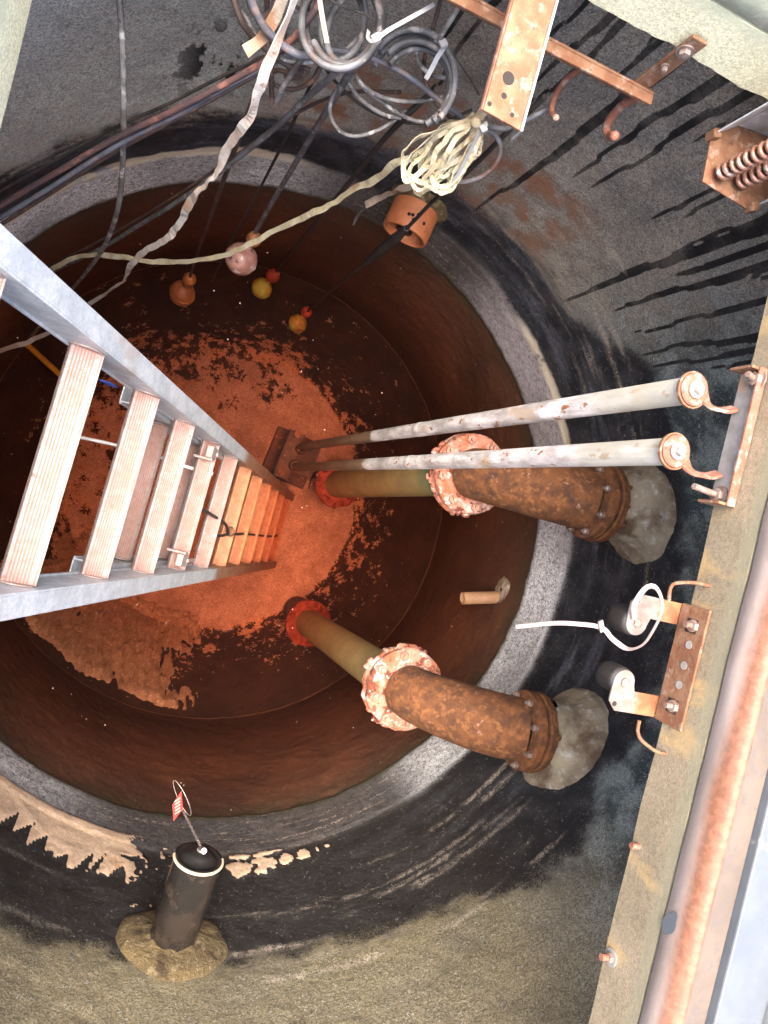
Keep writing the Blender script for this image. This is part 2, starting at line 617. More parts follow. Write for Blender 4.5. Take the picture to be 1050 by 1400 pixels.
# ------------------------------------------------------------------ shaft wall
STREAKS = [(67.9, .95, 10), (71.8, .49, 9), (65.0, .97, 7), (51.5, .52, 12), (47.8, .76, 10), (57.9, 1.09, 8), (56.5, 1.16, 6),
           (79.2, 1.12, 9), (78.3, 1.0, 6), (40.2, .80, 9), (38.8, .82, 6), (36.2, 1.05, 6), (88.1, .85, 7), (44.2, .80, 6),
           (67.2, 1.3, 12), (62, 1.3, 7), (53.5, 1.15, 6), (33, 1.2, 5), (91.0, 1.05, 4), (74.5, 1.25, 6), (49.4, 1.1, 5)]


def wall_material():
    t = NT('stained_shaft_wall')
    x, y, z = t.sep()
    th = t.mul(t.math('ARCTAN2', y, x), 180 / math.pi)
    big = t.noise(t.co, 2.2, 5, .6)
    med = t.noise(t.co, 9, 5, .6)
    fine = t.noise(t.co, 70, 4, .7)
    gn = t.noise(t.co, 60, 4, .75)
    cell = t.cells(t.co, 300)
    grit = t.add(t.mul(cell, .22), t.add(t.mul(gn, .62), .08))
    zw = t.add(z, t.mul(t.sub(med, .5), .16))
    zb = t.add(z, t.mul(t.sub(big, .5), .40))
    lines = t.noise(t.map(t.co, (.6, .6, 14)), 4, 4, .6)          # thin level lines

    # upper concrete, colour by side
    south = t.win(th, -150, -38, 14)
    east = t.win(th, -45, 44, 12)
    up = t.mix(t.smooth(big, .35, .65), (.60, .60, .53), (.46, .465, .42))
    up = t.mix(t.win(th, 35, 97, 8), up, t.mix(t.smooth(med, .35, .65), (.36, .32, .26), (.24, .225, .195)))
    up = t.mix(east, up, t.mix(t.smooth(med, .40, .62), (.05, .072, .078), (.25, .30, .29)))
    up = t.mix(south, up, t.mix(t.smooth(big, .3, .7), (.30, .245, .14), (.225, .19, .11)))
    cl = t.noise(t.map(t.co, (1, 1, 1), (5, 1, 2)), 3.2, 6, .68)
    up = t.mix(t.mul(t.smooth(cl, .45, .70), .35), up, (.10, .10, .09))
    up = t.mix(t.mul(t.smooth(gn, .52, .66), .30), up, (.06, .058, .05))
    up = t.mix(t.mul(t.smooth(gn, .42, .30), .30), up, (.50, .45, .34))
    up = t.grain(up, 0, .42, cell)
    pits = t.smooth(t.voro(t.co, 75), .13, .07)
    up = t.mix(t.mul(pits, t.smooth(med, .46, .56)), up, (.60, .55, .44))
    up = t.mix(t.mul(t.smooth(grit, .60, .66), .6), up, (.58, .54, .44))
    tn = t.mul(t.win(th, 60, 105, 8), t.win(z, .50, .95, .12))
    up = t.mix(t.mul(tn, t.smooth(med, .45, .62)), up, (.30, .15, .085))

    # black streaks running down from the slab
    at = t.new("ShaderNodeAttribute", attribute_name="stains").outputs["Color"]
    asep = t.new("ShaderNodeSeparateColor")
    t.put(asep.inputs[0], at)
    streak, flake, arcs = asep.outputs
    up = t.mix(t.mul(t.smooth(t.add(streak, t.mul(t.sub(gn, .5), .30)), .24, .50), t.add(.72, t.mul(t.smooth(med, .35, .6), .26))), up, (.008, .008, .009))
    # splashes of black on the far left
    sp = t.mul(t.win(th, 104, 119, 4), t.win(z, .66, .98, .1))
    up = t.mix(t.mul(sp, t.smooth(t.noise(t.map(t.co, (1, 1, .6)), 16, 3, .6), .52, .57)), up, (.012, .012, .014))

    # black belt above the tide band
    blk_top = t.add(.53, t.add(t.mul(south, .27), t.mul(east, .30)))
    blk_top = t.add(blk_top, t.mul(t.win(th, -62, 5, 14), .06))
    belt = t.smooth(t.sub(t.add(z, t.add(t.mul(t.sub(big, .5), .20), t.mul(t.sub(med, .5), .16))), blk_top), .11, -.07)
    belt = t.smooth(t.add(belt, t.mul(t.sub(t.add(t.mul(cell, .5), t.mul(gn, .5)), .5), 1.0)), .25, .75)
    bc = t.mix(t.smooth(med, .4, .65), (.016, .018, .022), (.045, .046, .052))
    bc = t.mix(t.mul(south, .8), bc, (.024, .019, .014))
    bc = t.mix(t.mul(t.smooth(grit, .62, .68), .6), bc, (.34, .30, .25))
    hz = t.mul(t.smooth(t.noise(t.map(t.co, (1, 1, 4.5)), 2.6, 5, .65), .48, .70), t.mul(t.win(z, .33, .66, .08), t.sub(1.0, t.mul(south, .8))))
    bc = t.mix(t.mul(t.mul(hz, t.smooth(grit, .34, .52)), .6), bc, (.20, .21, .25))
    col = t.mix(belt, up, bc)

    tan = t.mix(t.smooth(fine, .4, .6), (.80, .58, .40), (.72, .50, .32))
    tan = t.mix(t.mul(t.smooth(t.noise(t.map(t.co, (1, 1, .5)), 14, 3, .6), .60, .72), .7), tan, (.56, .28, .12))
    tan = t.grain(tan, 0, .15, cell)
    # grey tide band
    edge = t.add(.275, t.add(t.mul(t.sub(big, .5), .10), t.mul(t.sub(med, .5), .03)))
    band = t.smooth(t.add(t.sub(z, edge), t.mul(t.sub(grit, .5), .16)), .024, -.024)
    wear = t.add(t.add(t.win(th, -46, 12, 8), t.mul(t.win(th, 12, 58, 10), .75)), t.win(th, 98, 190, 12))
    wear = t.add(wear, t.mul(t.win(th, -190, -110, 10), .5))
    wear = t.math('MINIMUM', t.add(wear, .10), 1.0)
    gcol = t.mix(t.smooth(gn, .34, .58), (.42, .41, .41), (.84, .83, .81))
    gcol = t.grain(gcol, 0, .5, cell)
    gcol = t.mix(t.mul(t.smooth(grit, .40, .34), .8), gcol, (.06, .06, .065))
    gcol = t.mix(t.mul(t.smooth(big, .48, .66), .4), gcol, (.12, .11, .11))
    gcol = t.mix(t.mul(t.win(th, 12, 62, 10), .5), gcol, (.40, .30, .31))
    dark = t.mix(t.smooth(med, .4, .6), (.05, .034, .024), (.028, .02, .016))
    dark = t.mix(t.mul(t.smooth(lines, .55, .65), t.smooth(grit, .5, .6)), dark, (.50, .38, .27))
    gcol = t.mix(wear, dark, gcol)
    gcol = t.mix(t.smooth(t.add(z, t.mul(t.sub(med, .5), .05)), .045, .0), gcol, (.06, .05, .02))
    col = t.mix(band, col, gcol)
    # tan lip at the head of the band
    lip = t.mul(t.win(t.sub(z, edge), -.035, .01, .012), t.add(t.win(th, 100, 190, 8), t.mul(t.win(th, 22, 50, 4), .8)))
    lip = t.mul(lip, t.smooth(t.noise(t.co, 7, 4, .6), .34, .42))
    lip = t.math('MINIMUM', t.mul(lip, 1.3), 1.0)
    col = t.mix(lip, col, (.72, .62, .46))
    col = t.mix(t.smooth(t.add(flake, t.mul(t.sub(grit, .5), .7)), .45, .55), col, tan)
    col = t.mix(t.mul(t.mul(arcs, t.smooth(grit, .40, .56)), .9), col, (.56, .47, .36))

    # slime under water
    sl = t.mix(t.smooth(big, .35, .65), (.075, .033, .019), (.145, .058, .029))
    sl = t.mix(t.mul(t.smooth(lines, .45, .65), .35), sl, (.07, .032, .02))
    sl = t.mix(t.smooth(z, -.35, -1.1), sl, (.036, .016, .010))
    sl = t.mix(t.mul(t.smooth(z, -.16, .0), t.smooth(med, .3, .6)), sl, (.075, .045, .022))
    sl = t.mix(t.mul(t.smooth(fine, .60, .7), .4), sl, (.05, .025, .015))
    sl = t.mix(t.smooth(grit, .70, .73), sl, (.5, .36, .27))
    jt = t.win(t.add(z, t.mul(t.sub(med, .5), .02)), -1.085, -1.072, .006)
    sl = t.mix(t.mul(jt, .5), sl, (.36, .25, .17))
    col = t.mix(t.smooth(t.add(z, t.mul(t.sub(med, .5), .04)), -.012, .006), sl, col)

    h = t.add(fine, t.mul(gn, .6))
    rough = t.add(.62, t.mul(fine, .3))
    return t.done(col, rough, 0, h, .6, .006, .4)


def floor_material():
    t = NT('scoured_floor')
    x, y, z = t.sep()
    r = t.math('SQRT', t.add(t.mul(x, x), t.mul(y, y)))
    big = t.noise(t.co, 2.0, 5, .6)
    med = t.noise(t.co, 7, 6, .65)
    fine = t.noise(t.co, 60, 4, .7)
    grit = t.add(t.mul(t.cells(t.co, 170), .24), t.add(t.mul(t.noise(t.co, 50, 4, .75), .62), .07))
    slime = t.mix(t.smooth(med, .4, .6), (.018, .008, .006), (.036, .016, .010))
    n34 = t.noise(t.co, 13, 8, .78)
    near = t.mul(t.smooth(r, 1.2, .88), .13)
    fleck = t.smooth(t.add(t.add(n34, near), t.mul(t.sub(big, .5), .35)),   .645, .66)
    slime = t.mix(fleck, slime, t.mix(t.smooth(grit, .4, .6), (.50, .35, .23), (.34, .22, .14)))
    slime = t.mix(t.smooth(grit, .71, .73), slime, (.55, .42, .33))
    conc = t.mix(t.smooth(med, .35, .65), (.46, .375, .315), (.33, .26, .21))
    conc = t.mix(t.mul(t.smooth(grit, .46, .60), .45), conc, (.28, .18, .13))
    conc = t.mix(t.mul(t.smooth(fine, .54, .66), .55), conc, (.26, .16, .11))
    conc = t.mix(t.mul(t.smooth(grit, .62, .67), .7), conc, (.62, .51, .43))
    conc = t.grain(conc, 200, .30)
    conc = t.mix(t.mul(t.smooth(t.noise(t.map(t.co, (1, 1, 1), (8, 3, 0)), 3.4, 7, .7), .44, .66), .55), conc, (.17, .115, .085))
    e = t.add(r, t.add(t.add(t.mul(t.sub(big, .5), .14), t.mul(t.sub(med, .5), .10)), t.mul(t.sub(n34, .5), .16)))
    clean = t.smooth(e, .918, .906)
    # slime left in patches: towards the ladder foot side and the far side
    patch = t.add(t.mul(t.smooth(x, .02, -.75), .115), t.mul(t.mul(t.smooth(y, .30, .95), t.smooth(x, .50, .12)), .17))
    pn = t.noise(t.map(t.co, (1, 1, 1), (3, 2, 0)), 6.5, 8, .78)
    pm_ = t.smooth(t.add(pn, patch), .632, .652)
    clean = t.mul(clean, t.sub(1.0, pm_))
    col = t.mix(clean, slime, conc)
    return t.done(col, .85, 0, fine, .8, .008)


def sediment_material():
    t = NT('sandy_sediment')
    v = t.voro(t.co, 46)
    n = t.noise(t.co, 14, 6, .7)
    f = t.noise(t.co, 80, 4, .7)
    col = t.mix(t.smooth(n, .35, .65), (.38, .30, .21), (.28, .21, .14))
    col = t.mix(t.smooth(v, .30, .16), col, (.52, .44, .34))
    col = t.mix(t.smooth(f, .56, .68), col, (.17, .09, .05))
    return t.done(col, .95, 0, t.add(f, t.mul(n, 1.3)), .9, .01)


def water_material():
    m = bpy.data.materials.new('murky_water')
    m.use_nodes = True
    t = m.node_tree
    for n in list(t.nodes):
        if n.type == 'BSDF_PRINCIPLED':
            t.nodes.remove(n)
    out = [n for n in t.nodes if n.type == 'OUTPUT_MATERIAL'][0]
    tr = t.nodes.new("ShaderNodeBsdfTransparent")
    gl = t.nodes.new("ShaderNodeBsdfGlossy")
    gl.inputs["Roughness"].default_value = 0.5
    fr = t.nodes.new("ShaderNodeFresnel")
    fr.inputs["IOR"].default_value = 1.33
    geo = t.nodes.new("ShaderNodeNewGeometry")
    k = t.nodes.new("ShaderNodeMath")
    k.operation = 'SUBTRACT'
    k.inputs[0].default_value = 1.0
    t.links.new(geo.outputs["Backfacing"], k.inputs[1])
    k2 = t.nodes.new("ShaderNodeMath")
    k2.operation = 'MULTIPLY'
    t.links.new(fr.outputs[0], k2.inputs[0])
    t.links.new(k.outputs[0], k2.inputs[1])
    k3 = t.nodes.new("ShaderNodeMath")
    k3.operation = 'MULTIPLY'
    k3.inputs[1].default_value = 0.05
    t.links.new(k2.outputs[0], k3.inputs[0])
    no = t.nodes.new("ShaderNodeTexNoise")
    no.inputs["Scale"].default_value = 7
    bp = t.nodes.new("ShaderNodeBump")
    bp.inputs["Strength"].default_value = 0.04
    bp.inputs["Distance"].default_value = 0.02
    tc = t.nodes.new("ShaderNodeTexCoord")
    t.links.new(tc.outputs["Object"], no.inputs["Vector"])
    t.links.new(no.outputs[0], bp.inputs["Height"])
    t.links.new(bp.outputs[0], gl.inputs["Normal"])
    mx = t.nodes.new("ShaderNodeMixShader")
    t.links.new(k3.outputs[0], mx.inputs[0])
    t.links.new(tr.outputs[0], mx.inputs[1])
    t.links.new(gl.outputs[0], mx.inputs[2])
    t.links.new(mx.outputs[0], out.inputs["Surface"])
    ab = t.nodes.new("ShaderNodeVolumeAbsorption")
    ab.inputs["Color"].default_value = (0.90, 0.59, 0.41, 1)
    ab.inputs["Density"].default_value = 1.05
    t.links.new(ab.outputs[0], out.inputs["Volume"])
    return m


# ------------------------------------------------------------------ large structure
def vnoise(x, y, z, seed=0):
    """trilinear value noise in 0..1 on numpy arrays"""
    xi, yi, zi = np.floor(x).astype(np.int64), np.floor(y).astype(np.int64), np.floor(z).astype(np.int64)
    fx, fy, fz = x - xi, y - yi, z - zi
    fx, fy, fz = [q * q * (3 - 2 * q) for q in (fx, fy, fz)]

    def h(a, b, c):
        n = (a * 374761393 + b * 668265263 + c * 2147483647 + seed * 974634777) & 0xffffffff
        n = ((n ^ (n >> 13)) * 1274126177) & 0xffffffff
        return ((n ^ (n >> 16)) & 0xffff) / 65535.0
    r = 0
    for dx in (0, 1):
        for dy in (0, 1):
            for dz in (0, 1):
                r = r + h(xi + dx, yi + dy, zi + dz) * (fx if dx else 1 - fx) * (fy if dy else 1 - fy) * (fz if dz else 1 - fz)
    return r


def fbm(x, y, z, f, o=4, seed=0):
    r, a, t = 0, 1.0, 0
    for i in range(o):
        r = r + a * vnoise(x * f, y * f, z * f, seed + i)
        t += a
        a *= .55
        f *= 2.03
    return r / t


def sstep(x, a, b):
    q = np.clip((x - a) / (b - a), 0, 1)
    return q * q * (3 - 2 * q)


def build_wall():
    n = 900
    zs = np.arange(-1.12, SLAB0, .0098)
    zs = np.append(zs, SLAB0)
    m = len(zs)
    ang = np.arange(n) * 2 * np.pi / n - np.pi
    A, Z = np.meshgrid(ang, zs)
    X, Y = np.cos(A), np.sin(A)
    TH = np.degrees(A)
    n1 = fbm(X * R, Y * R, Z, 5, 4, 1)
    n2 = fbm(X * R, Y * R, Z, 26, 3, 2)
    rad = R + .014 * (n1 - .5) + .007 * (n2 - .5) - np.where((Z > 0) & (Z < .26), .004, 0)
    # black run-marks from under the slab
    streak = np.zeros_like(Z)
    rr = random.Random(3)
    runs = list(STREAKS)
    for i in range(9):
        runs.append((rr.uniform(32, 92), rr.uniform(1.0, 1.45), rr.uniform(2, 5)))
    for i in range(8):
        runs.append((rr.uniform(-30, 100), rr.uniform(1.2, 1.6), rr.uniform(1.5, 4)))
    rag = fbm(X * R, Y * R, Z, 40, 3, 9)
    for i, (a, z0, w) in enumerate(runs):
        sel = np.abs(TH - a) < 6
        wob = 3.0 * (fbm(np.full_like(Z[:, :1], i * 7.3), Z[:, :1] * 0, Z[:, :1], 3.2, 3, 20 + i) - .5)
        d = np.abs(TH - a - wob)
        wid = .19 + w * .045 * sstep(Z, z0 - .02, z0 + .8) * (1 + .6 * (fbm(np.full_like(Z[:, :1], i * 3.1), Z[:, :1] * 0, Z[:, :1], 9, 2, 60 + i) - .5))
        v = sstep(wid * (.80 + .40 * rag) - d, -.10, .12) * sstep(Z, z0 - .05, z0 + .10)
        streak = np.maximum(streak, np.where(sel, v, 0))
    # tan skin peeling off in teeth, and its small remnants
    tooth = .478 + .035 * (fbm(TH * .5, TH * 0, TH * 0, 1.0, 3, 33) - .5)
    for a, w, dp in ((-118.7, .7, .12), (-117.9, .9, .10), (-115.8, 1.3, .13), (-112.9, 1.2, .13), (-110.8, 1.0, .05), (-108.8, 1.1, .07), (-105.7, .9, .13), (-104.1, .6, .14), (-100.4, 1.3, .09), (-102, 1.6, .03), (-121.5, 1.0, .1), (-124, 1.3, .12), (-127, 1.0, .08), (-130, 1.4, .12), (-134, 1.2, .1), (-138, 1.5, .12)):
        tooth = tooth - dp * np.clip(1 - np.abs(TH - a + 14 * (Z - .42)) / w, 0, 1) ** .8
    tooth = tooth + .02 * (n2 - .5)
    flake = sstep(tooth - Z, -.008, .008) * sstep(Z, .195 + .04 * (n1 - .5), .215) * sstep(-98.0 + 9 * (n2 - .5) + 5 * (n1 - .5) - TH, -.6, .6) * (TH < -90)
    sp0 = fbm(X * R, Y * R, Z, 60, 2, 51)
    for a, w, z0, h in ((-86.5, 1.2, .345, .05), (-81.8, 2.2, .352, .052), (-77.8, 2.3, .350, .052), (-74.2, 1.3, .338, .040), (-71.2, 1.2, .336, .042), (-69, .6, .33, .02), (-82, 2.5, .285, .02), (-77, 3, .282, .016), (-90, 1.2, .33, .02), (-67, .5, .325, .016)):
        q = 1 - ((np.abs(TH - a + 10 * (n2 - .5) * .15) / w) ** 2.6 + (np.abs(Z - z0) / h) ** 2.6) ** .385 + 1.1 * (n2 - .5) + .5 * (sp0 - .5) - .12
        flake = np.maximum(flake, sstep(q, .0, .12))
    sp = fbm(X * R, Y * R, Z, 55, 2, 41)
    flake = np.maximum(flake, .9 * (sp > .72) * sstep(np.abs(TH + 96), 6, 1) * (Z > .2) * (Z < .6))
    # pale dotted level lines
    arcs = np.zeros_like(Z)
    for i in range(46):
        z0 = rr.choice((rr.uniform(.46, .60), rr.uniform(.55, .80), rr.uniform(.62, .92)))
        c, w = rr.choice(((55, 30), (52, 26), (-50, 28), (-48, 24), (125, 35), (130, 25), (-100, 40), (20, 24)))
        c += rr.uniform(-12, 12)
        w *= rr.uniform(.3, 1)
        zz = z0 + .03 * (fbm(np.full_like(TH[:1], i * 5.0), TH[:1] * .04, TH[:1] * 0, 1.0, 2, 80 + i) - .5)
        br = sstep(fbm(X * R, Y * R, Z * 4 + i, 7, 3, 100), .42, .60)
        v = sstep(np.abs(Z - zz), rr.uniform(.009, .018), .002) * sstep(np.abs(TH - c) / w, 1, .6) * br
        arcs = np.maximum(arcs, v * rr.uniform(.3, .9) * np.where(TH < -85, .35, 1))
    for i, z0 in enumerate((.52, .555, .60)):
        zz = z0 + .05 * (fbm(TH[:1] * .03, TH[:1] * 0, TH[:1] * 0, 1.0, 2, 180 + i) - .5)
        arcs = np.maximum(arcs, sstep(np.abs(Z - zz), .022, .004) * sstep(np.abs(TH - 126) / 34, 1, .7) * sstep(n2, .40, .52) * .8)
    rad = rad - .006 * flake
    co = np.empty((m * n, 3), np.float32)
    co[:, 0], co[:, 1], co[:, 2] = (X * rad).ravel(), (Y * rad).ravel(), Z.ravel()
    i0 = (np.arange(m - 1)[:, None] * n + np.arange(n)[None, :])
    i1 = (np.arange(m - 1)[:, None] * n + (np.arange(n)[None, :] + 1) % n)
    quads = np.stack([i0, i0 + n, i1 + n, i1], -1).reshape(-1, 4)
    me = bpy.data.meshes.new("shaft_wall")
    me.vertices.add(m * n)
    me.vertices.foreach_set("co", co.ravel())
    me.loops.add(quads.size)
    me.loops.foreach_set("vertex_index", quads.ravel().astype(np.int32))
    me.polygons.add(len(quads))
    me.polygons.foreach_set("loop_start", (np.arange(len(quads)) * 4).astype(np.int32))
    me.update(calc_edges=True)
    me.polygons.foreach_set("use_smooth", np.ones(len(quads), bool))
    att = me.color_attributes.new("stains", 'FLOAT_COLOR', 'POINT')
    buf = np.ones((m * n, 4), np.float32)
    buf[:, 0], buf[:, 1], buf[:, 2] = streak.ravel(), flake.ravel(), arcs.ravel()
    att.data.foreach_set("color", buf.ravel())
    me.materials.append(wall_material())
    o = bpy.data.objects.new("shaft_wall", me)
    scene.collection.objects.link(o)
    return struct(o, "stained round concrete shaft wall with grey tide band and black streaks")


def bench_z(r):
    if r < .93:
        return FLOOR
    return FLOOR + (r - .93) / (R - .93) * (1.11 - 1.85 + 1.48 + .0 if False else .75)


def build_floor():
    b = MB()
    n = 160
    rs = [0.02] + [0.03 + .9 * i / 36 for i in range(1, 37)] + [.93 + (R + .01 - .93) * i / 10 for i in range(1, 11)]
    vs, fs = [], []
    for r in rs:
        for k in range(n):
            a = 2 * math.pi * k / n
            x, y = math.cos(a) * r, math.sin(a) * r
            z = bench_z(r) + .008 * mn.noise(V((x * 6, y * 6, 1))) + .004 * mn.noise(V((x * 25, y * 25, 3)))
            vs.append((x, y, z))
    for i in range(len(rs) - 1):
        for k in range(n):
            k2 = (k + 1) % n
            fs.append((i * n + k, i * n + k2, (i + 1) * n + k2, (i + 1) * n + k))
    fs.append(tuple(range(n))[::-1])
    b.add(vs, fs, True)
    return struct(b.build("floor", floor_material()), "sunken concrete floor with sloped sides, partly covered in dark slime")


def build_slab():
    mat = M['slab']
    root = bpy.data.objects.new("roof_slab", None)
    scene.collection.objects.link(root)
    root["kind"] = "structure"
    root["label"] = "concrete roof slab round the rectangular hatch opening"
    B = 4.0

    def face_strip(name, p0, p1, out, m):
        """one side of the opening, a thick beam with a ragged lower edge"""
        b = MB()
        p0, p1, out = V(p0), V(p1), V(out)
        k = 90
        vs, fs = [], []
        for i in range(k + 1):
            t = i / k
            p = p0.lerp(p1, t)
            rag = .006 * mn.noise(V((p.x * 9, p.y * 9, 1))) + .005 * mn.noise(V((p.x * 34, p.y * 34, 5)))
            rag2 = .003 * mn.noise(V((p.x * 22, p.y * 22, 8)))
            q = [p + V((0, 0, SLAB1)) + out * rag2, p + V((0, 0, SLAB0 + .045)) + out * (rag2 + .002 * mn.noise(p * 40)),
                 p + V((0, 0, SLAB0 + .008 + rag)) + out * rag2, p + V((0, 0, SLAB0 + rag)) + out * .008, p + V((0, 0, SLAB0)) + out * .05,
                 p + V((0, 0, SLAB0)) + out * B, p + V((0, 0, SLAB1)) + out * B]
            vs += q
        m_ = 7
        for i in range(k):
            for j in range(m_):
                j2 = (j + 1) % m_
                fs.append((i * m_ + j, i * m_ + j2, (i + 1) * m_ + j2, (i + 1) * m_ + j))
        fs.append(tuple(range(m_)))
        fs.append(tuple(k * m_ + j for j in range(m_))[::-1])
        b.add(vs, fs)
        return b.build(name, m, root)

    face_strip("slab_side", (X1, -4, 0), (X1, 4, 0), (1, 0, 0), mat)
    face_strip("slab_side", (X0, -4, 0), (X0, 4, 0), (-1, 0, 0), M['slab_pale'])
    face_strip("slab_side", (X0, Y1, 0), (X1, Y1, 0), (0, 1, 0), M['slab_pale'])
    face_strip("slab_side", (X0, Y0, 0), (X1, Y0, 0), (0, -1, 0), mat)
    # paving round the hatch frame
    g = MB()
    T0, T1 = SLAB1 + .002, 1.90
    e = .24
    g.box2((X1 + e, -40, T0), (40, 40, T1))
    g.box2((-40, -40, T0), (X0 - e, 40, T1))
    g.box2((X0 - e, Y1 + e, T0), (X1 + e, 40, T1))
    g.box2((X0 - e, -40, T0), (X1 + e, Y0 - e, T1))
    struct(g.build("ground", M['slab']), "concrete apron round the hatch")
    # hatch frame: a thing of its own
    fr = thing("hatch_frame", "rust-streaked metal hatch frame along the edge of the concrete opening", "hatch frame", (X1, 0, SLAB1))
    for nm, a, bb, out in (("frame_side", (X1, Y0 - .05, 0), (X1, Y1 + .05, 0), V((1, 0, 0))), ("frame_side", (X0, Y0 - .05, 0), (X0, Y1 + .05, 0), V((-1, 0, 0))),
                           ("frame_side", (X0 + .004, Y1, 0), (X1 - .004, Y1, 0), V((0, 1, 0))), ("frame_side", (X0 + .004, Y0, 0), (X1 - .004, Y0, 0), V((0, -1, 0)))):
        b = MB()
        a, bb = V(a), V(bb)
        prof = [(.004, SLAB1 + .002), (-.002, SLAB1 + .006), (.0, RIM - .036), (.001, RIM - .026), (.004, RIM - .016), (.009, RIM - .008), (.015, RIM - .003), (.020, RIM - .002), (.024, RIM - .005), (.026, RIM - .012), (.030, RIM - .014), (.030, SLAB1 + .002)]
        vs, fs = [], []
        K = 120
        for i in range(K + 1):
            p = a.lerp(bb, i / K)
            for d, zz in prof:
                vs.append(p + out * d + V((0, 0, zz)))
        q = len(prof)
        for i in range(K):
            for j in range(q):
                j2 = (j + 1) % q
                fs.append((i * q + j, i * q + j2, (i + 1) * q + j2, (i + 1) * q + j))
        fs += [tuple(range(q)), tuple(K * q + j for j in range(q))[::-1]]
        vs = [p + out * (.0022 * (mn.noise(V((p.x * 13, p.y * 13, p.z * 60))))) + V((0, 0, .0012 * mn.noise(V((p.x * 30, p.y * 30, 4))))) for p in vs]
        b.add(vs, fs, True)
        m = M['angle'] if out.x else M['frame_green']
        b.build(nm, m, fr)
        # ledge and raised aluminium curb behind it
        w = V((-out.y, out.x, 0))
        c = (a + bb) / 2
        L = (bb - a).length / 2
        ledge = MB()
        ledge.box(c + out * .052 + V((0, 0, (SLAB1 + RIM - .010) / 2)), out * .0215, (bb - a).normalized() * (L - .002), V((0, 0, (RIM - .012 - SLAB1) / 2)))
        ledge.build("ledge", M['ledge'], fr)
        cu = MB()
        cu.box(c + out * .125 + V((0, 0, (SLAB1 + RIM + .006) / 2)), out * .0505, (bb - a).normalized() * (L + .04 * abs(out.x)), V((0, 0, (RIM + .002 - SLAB1) / 2)))
        cu.build("curb", M['alu_white'], fr, .003)
        cu = MB()
        cu.box(c + out * .2 + V((0, 0, (SLAB1 + RIM + .024) / 2)), out * .0235, (bb - a).normalized() * (L + .04 * abs(out.x)), V((0, 0, (RIM + .02 - SLAB1) / 2)))
        cu.build("curb", M['zinc'], fr, .003)
    # bare-metal patch where the coating has come off
    p = MB()
    pts = []
    base = atx(915, 1262, X1 - .0035)
    for k in range(18):
        a = 2 * math.pi * k / 18
        r = 1 + .25 * mn.noise(V((math.cos(a), math.sin(a), 2)))
        pts.append(base + V((0, math.cos(a) * .021 * r, math.sin(a) * .013 * r + math.cos(a) * .004)))
    p.prism(pts, (.0006, 0, 0))
    p.build("bare_patch", M['alu_white'], fr)


M['frame_green'] = pm('greenish_limed_metal', (.44, .45, .32), (.34, .36, .26), 12, .7, .05, .4, .003, [((.52, .50, .38), 30, .58, .06), ((.25, .22, .15), 16, .64, .05)])
M['ledge'] = pm('stained_ledge', (.105, .078, .058), (.08, .06, .046), 10, .75, .05, .4, .002, [((.20, .10, .03), 7, .66, .05), ((.08, .065, .055), 60, .58, .06)])

build_wall()
build_floor()
build_slab()

# sediment drift on the sloped floor side
sb = MB()
vs, fs = [], []
NA, NR = 190, 80
A0, A1 = math.radians(-150), math.radians(-84)
for j in range(NR + 1):
    r = .80 + (1.205 - .80) * j / NR
    for i in range(NA + 1):
        a = A0 + (A1 - A0) * i / NA
        x, y = math.cos(a) * r, math.sin(a) * r
        ta, tr_ = i / NA, j / NR
        mask = min(ta * 3.2, (1 - ta) * 1.9)
        mask = min(mask, (1 - tr_) * 9, tr_ * 2.4, .5) + .42 * mn.noise(V((x * 5, y * 5, 0))) + .34 * mn.noise(V((x * 18, y * 18, 2))) + .18 * mn.noise(V((x * 45, y * 45, 2))) - .13
        h = max(-.02, min(.03, mask * .09)) + .012 * mn.noise(V((x * 26, y * 26, 7))) + .009 * mn.noise(V((x * 70, y * 70, 7)))
        n = V((-math.cos(a) * .93, -math.sin(a) * .93, .36)) if r > .93 else V((0, 0, 1))
        vs.append(V((x, y, bench_z(r))) + n * h)
for j in range(NR):
    for i in range(NA):
        q = j * (NA + 1) + i
        fs.append((q, q + 1, q + NA + 2, q + NA + 1))
sb.add(vs, fs, True)
so = sb.build("sediment", sediment_material())
so["kind"] = "stuff"
so["label"] = "drift of sandy brown sediment on the sunken slope below the ladder"

# water
wb = MB()
wb.lathe((0, 0, 0), (0, 0, 1), [(1e-4, 0), (R + .06, 0), (R + .06, -2.2), (1e-4, -2.2)], 96)
struct(wb.build("water", water_material()), "murky rust-brown water standing in the shaft")

# specks floating on the water
fb = MB()
for i in range(380):
    a, r = rnd.uniform(0, 2 * math.pi), R * math.sqrt(rnd.random()) * .985
    c = V((math.cos(a) * r, math.sin(a) * r, .0012))
    if mn.noise(c * 2.2) < -.1:
        continue
    s = rnd.choice((.0009, .0012, .0015, .0018, .003)) * rnd.uniform(.6, 1.1)
    k = rnd.randint(4, 6)
    ph = rnd.random() * 6
    fb.prism([c + V((math.cos(ph + q * 6.283 / k) * s * rnd.uniform(.6, 1.2), math.sin(ph + q * 6.283 / k) * s * rnd.uniform(.6, 1.2), 0)) for q in range(k)], (0, 0, .0012))
fo = fb.build("floating_specks", M['speck'])
fo["kind"] = "stuff"
fo["label"] = "tiny pale specks floating all over the water"


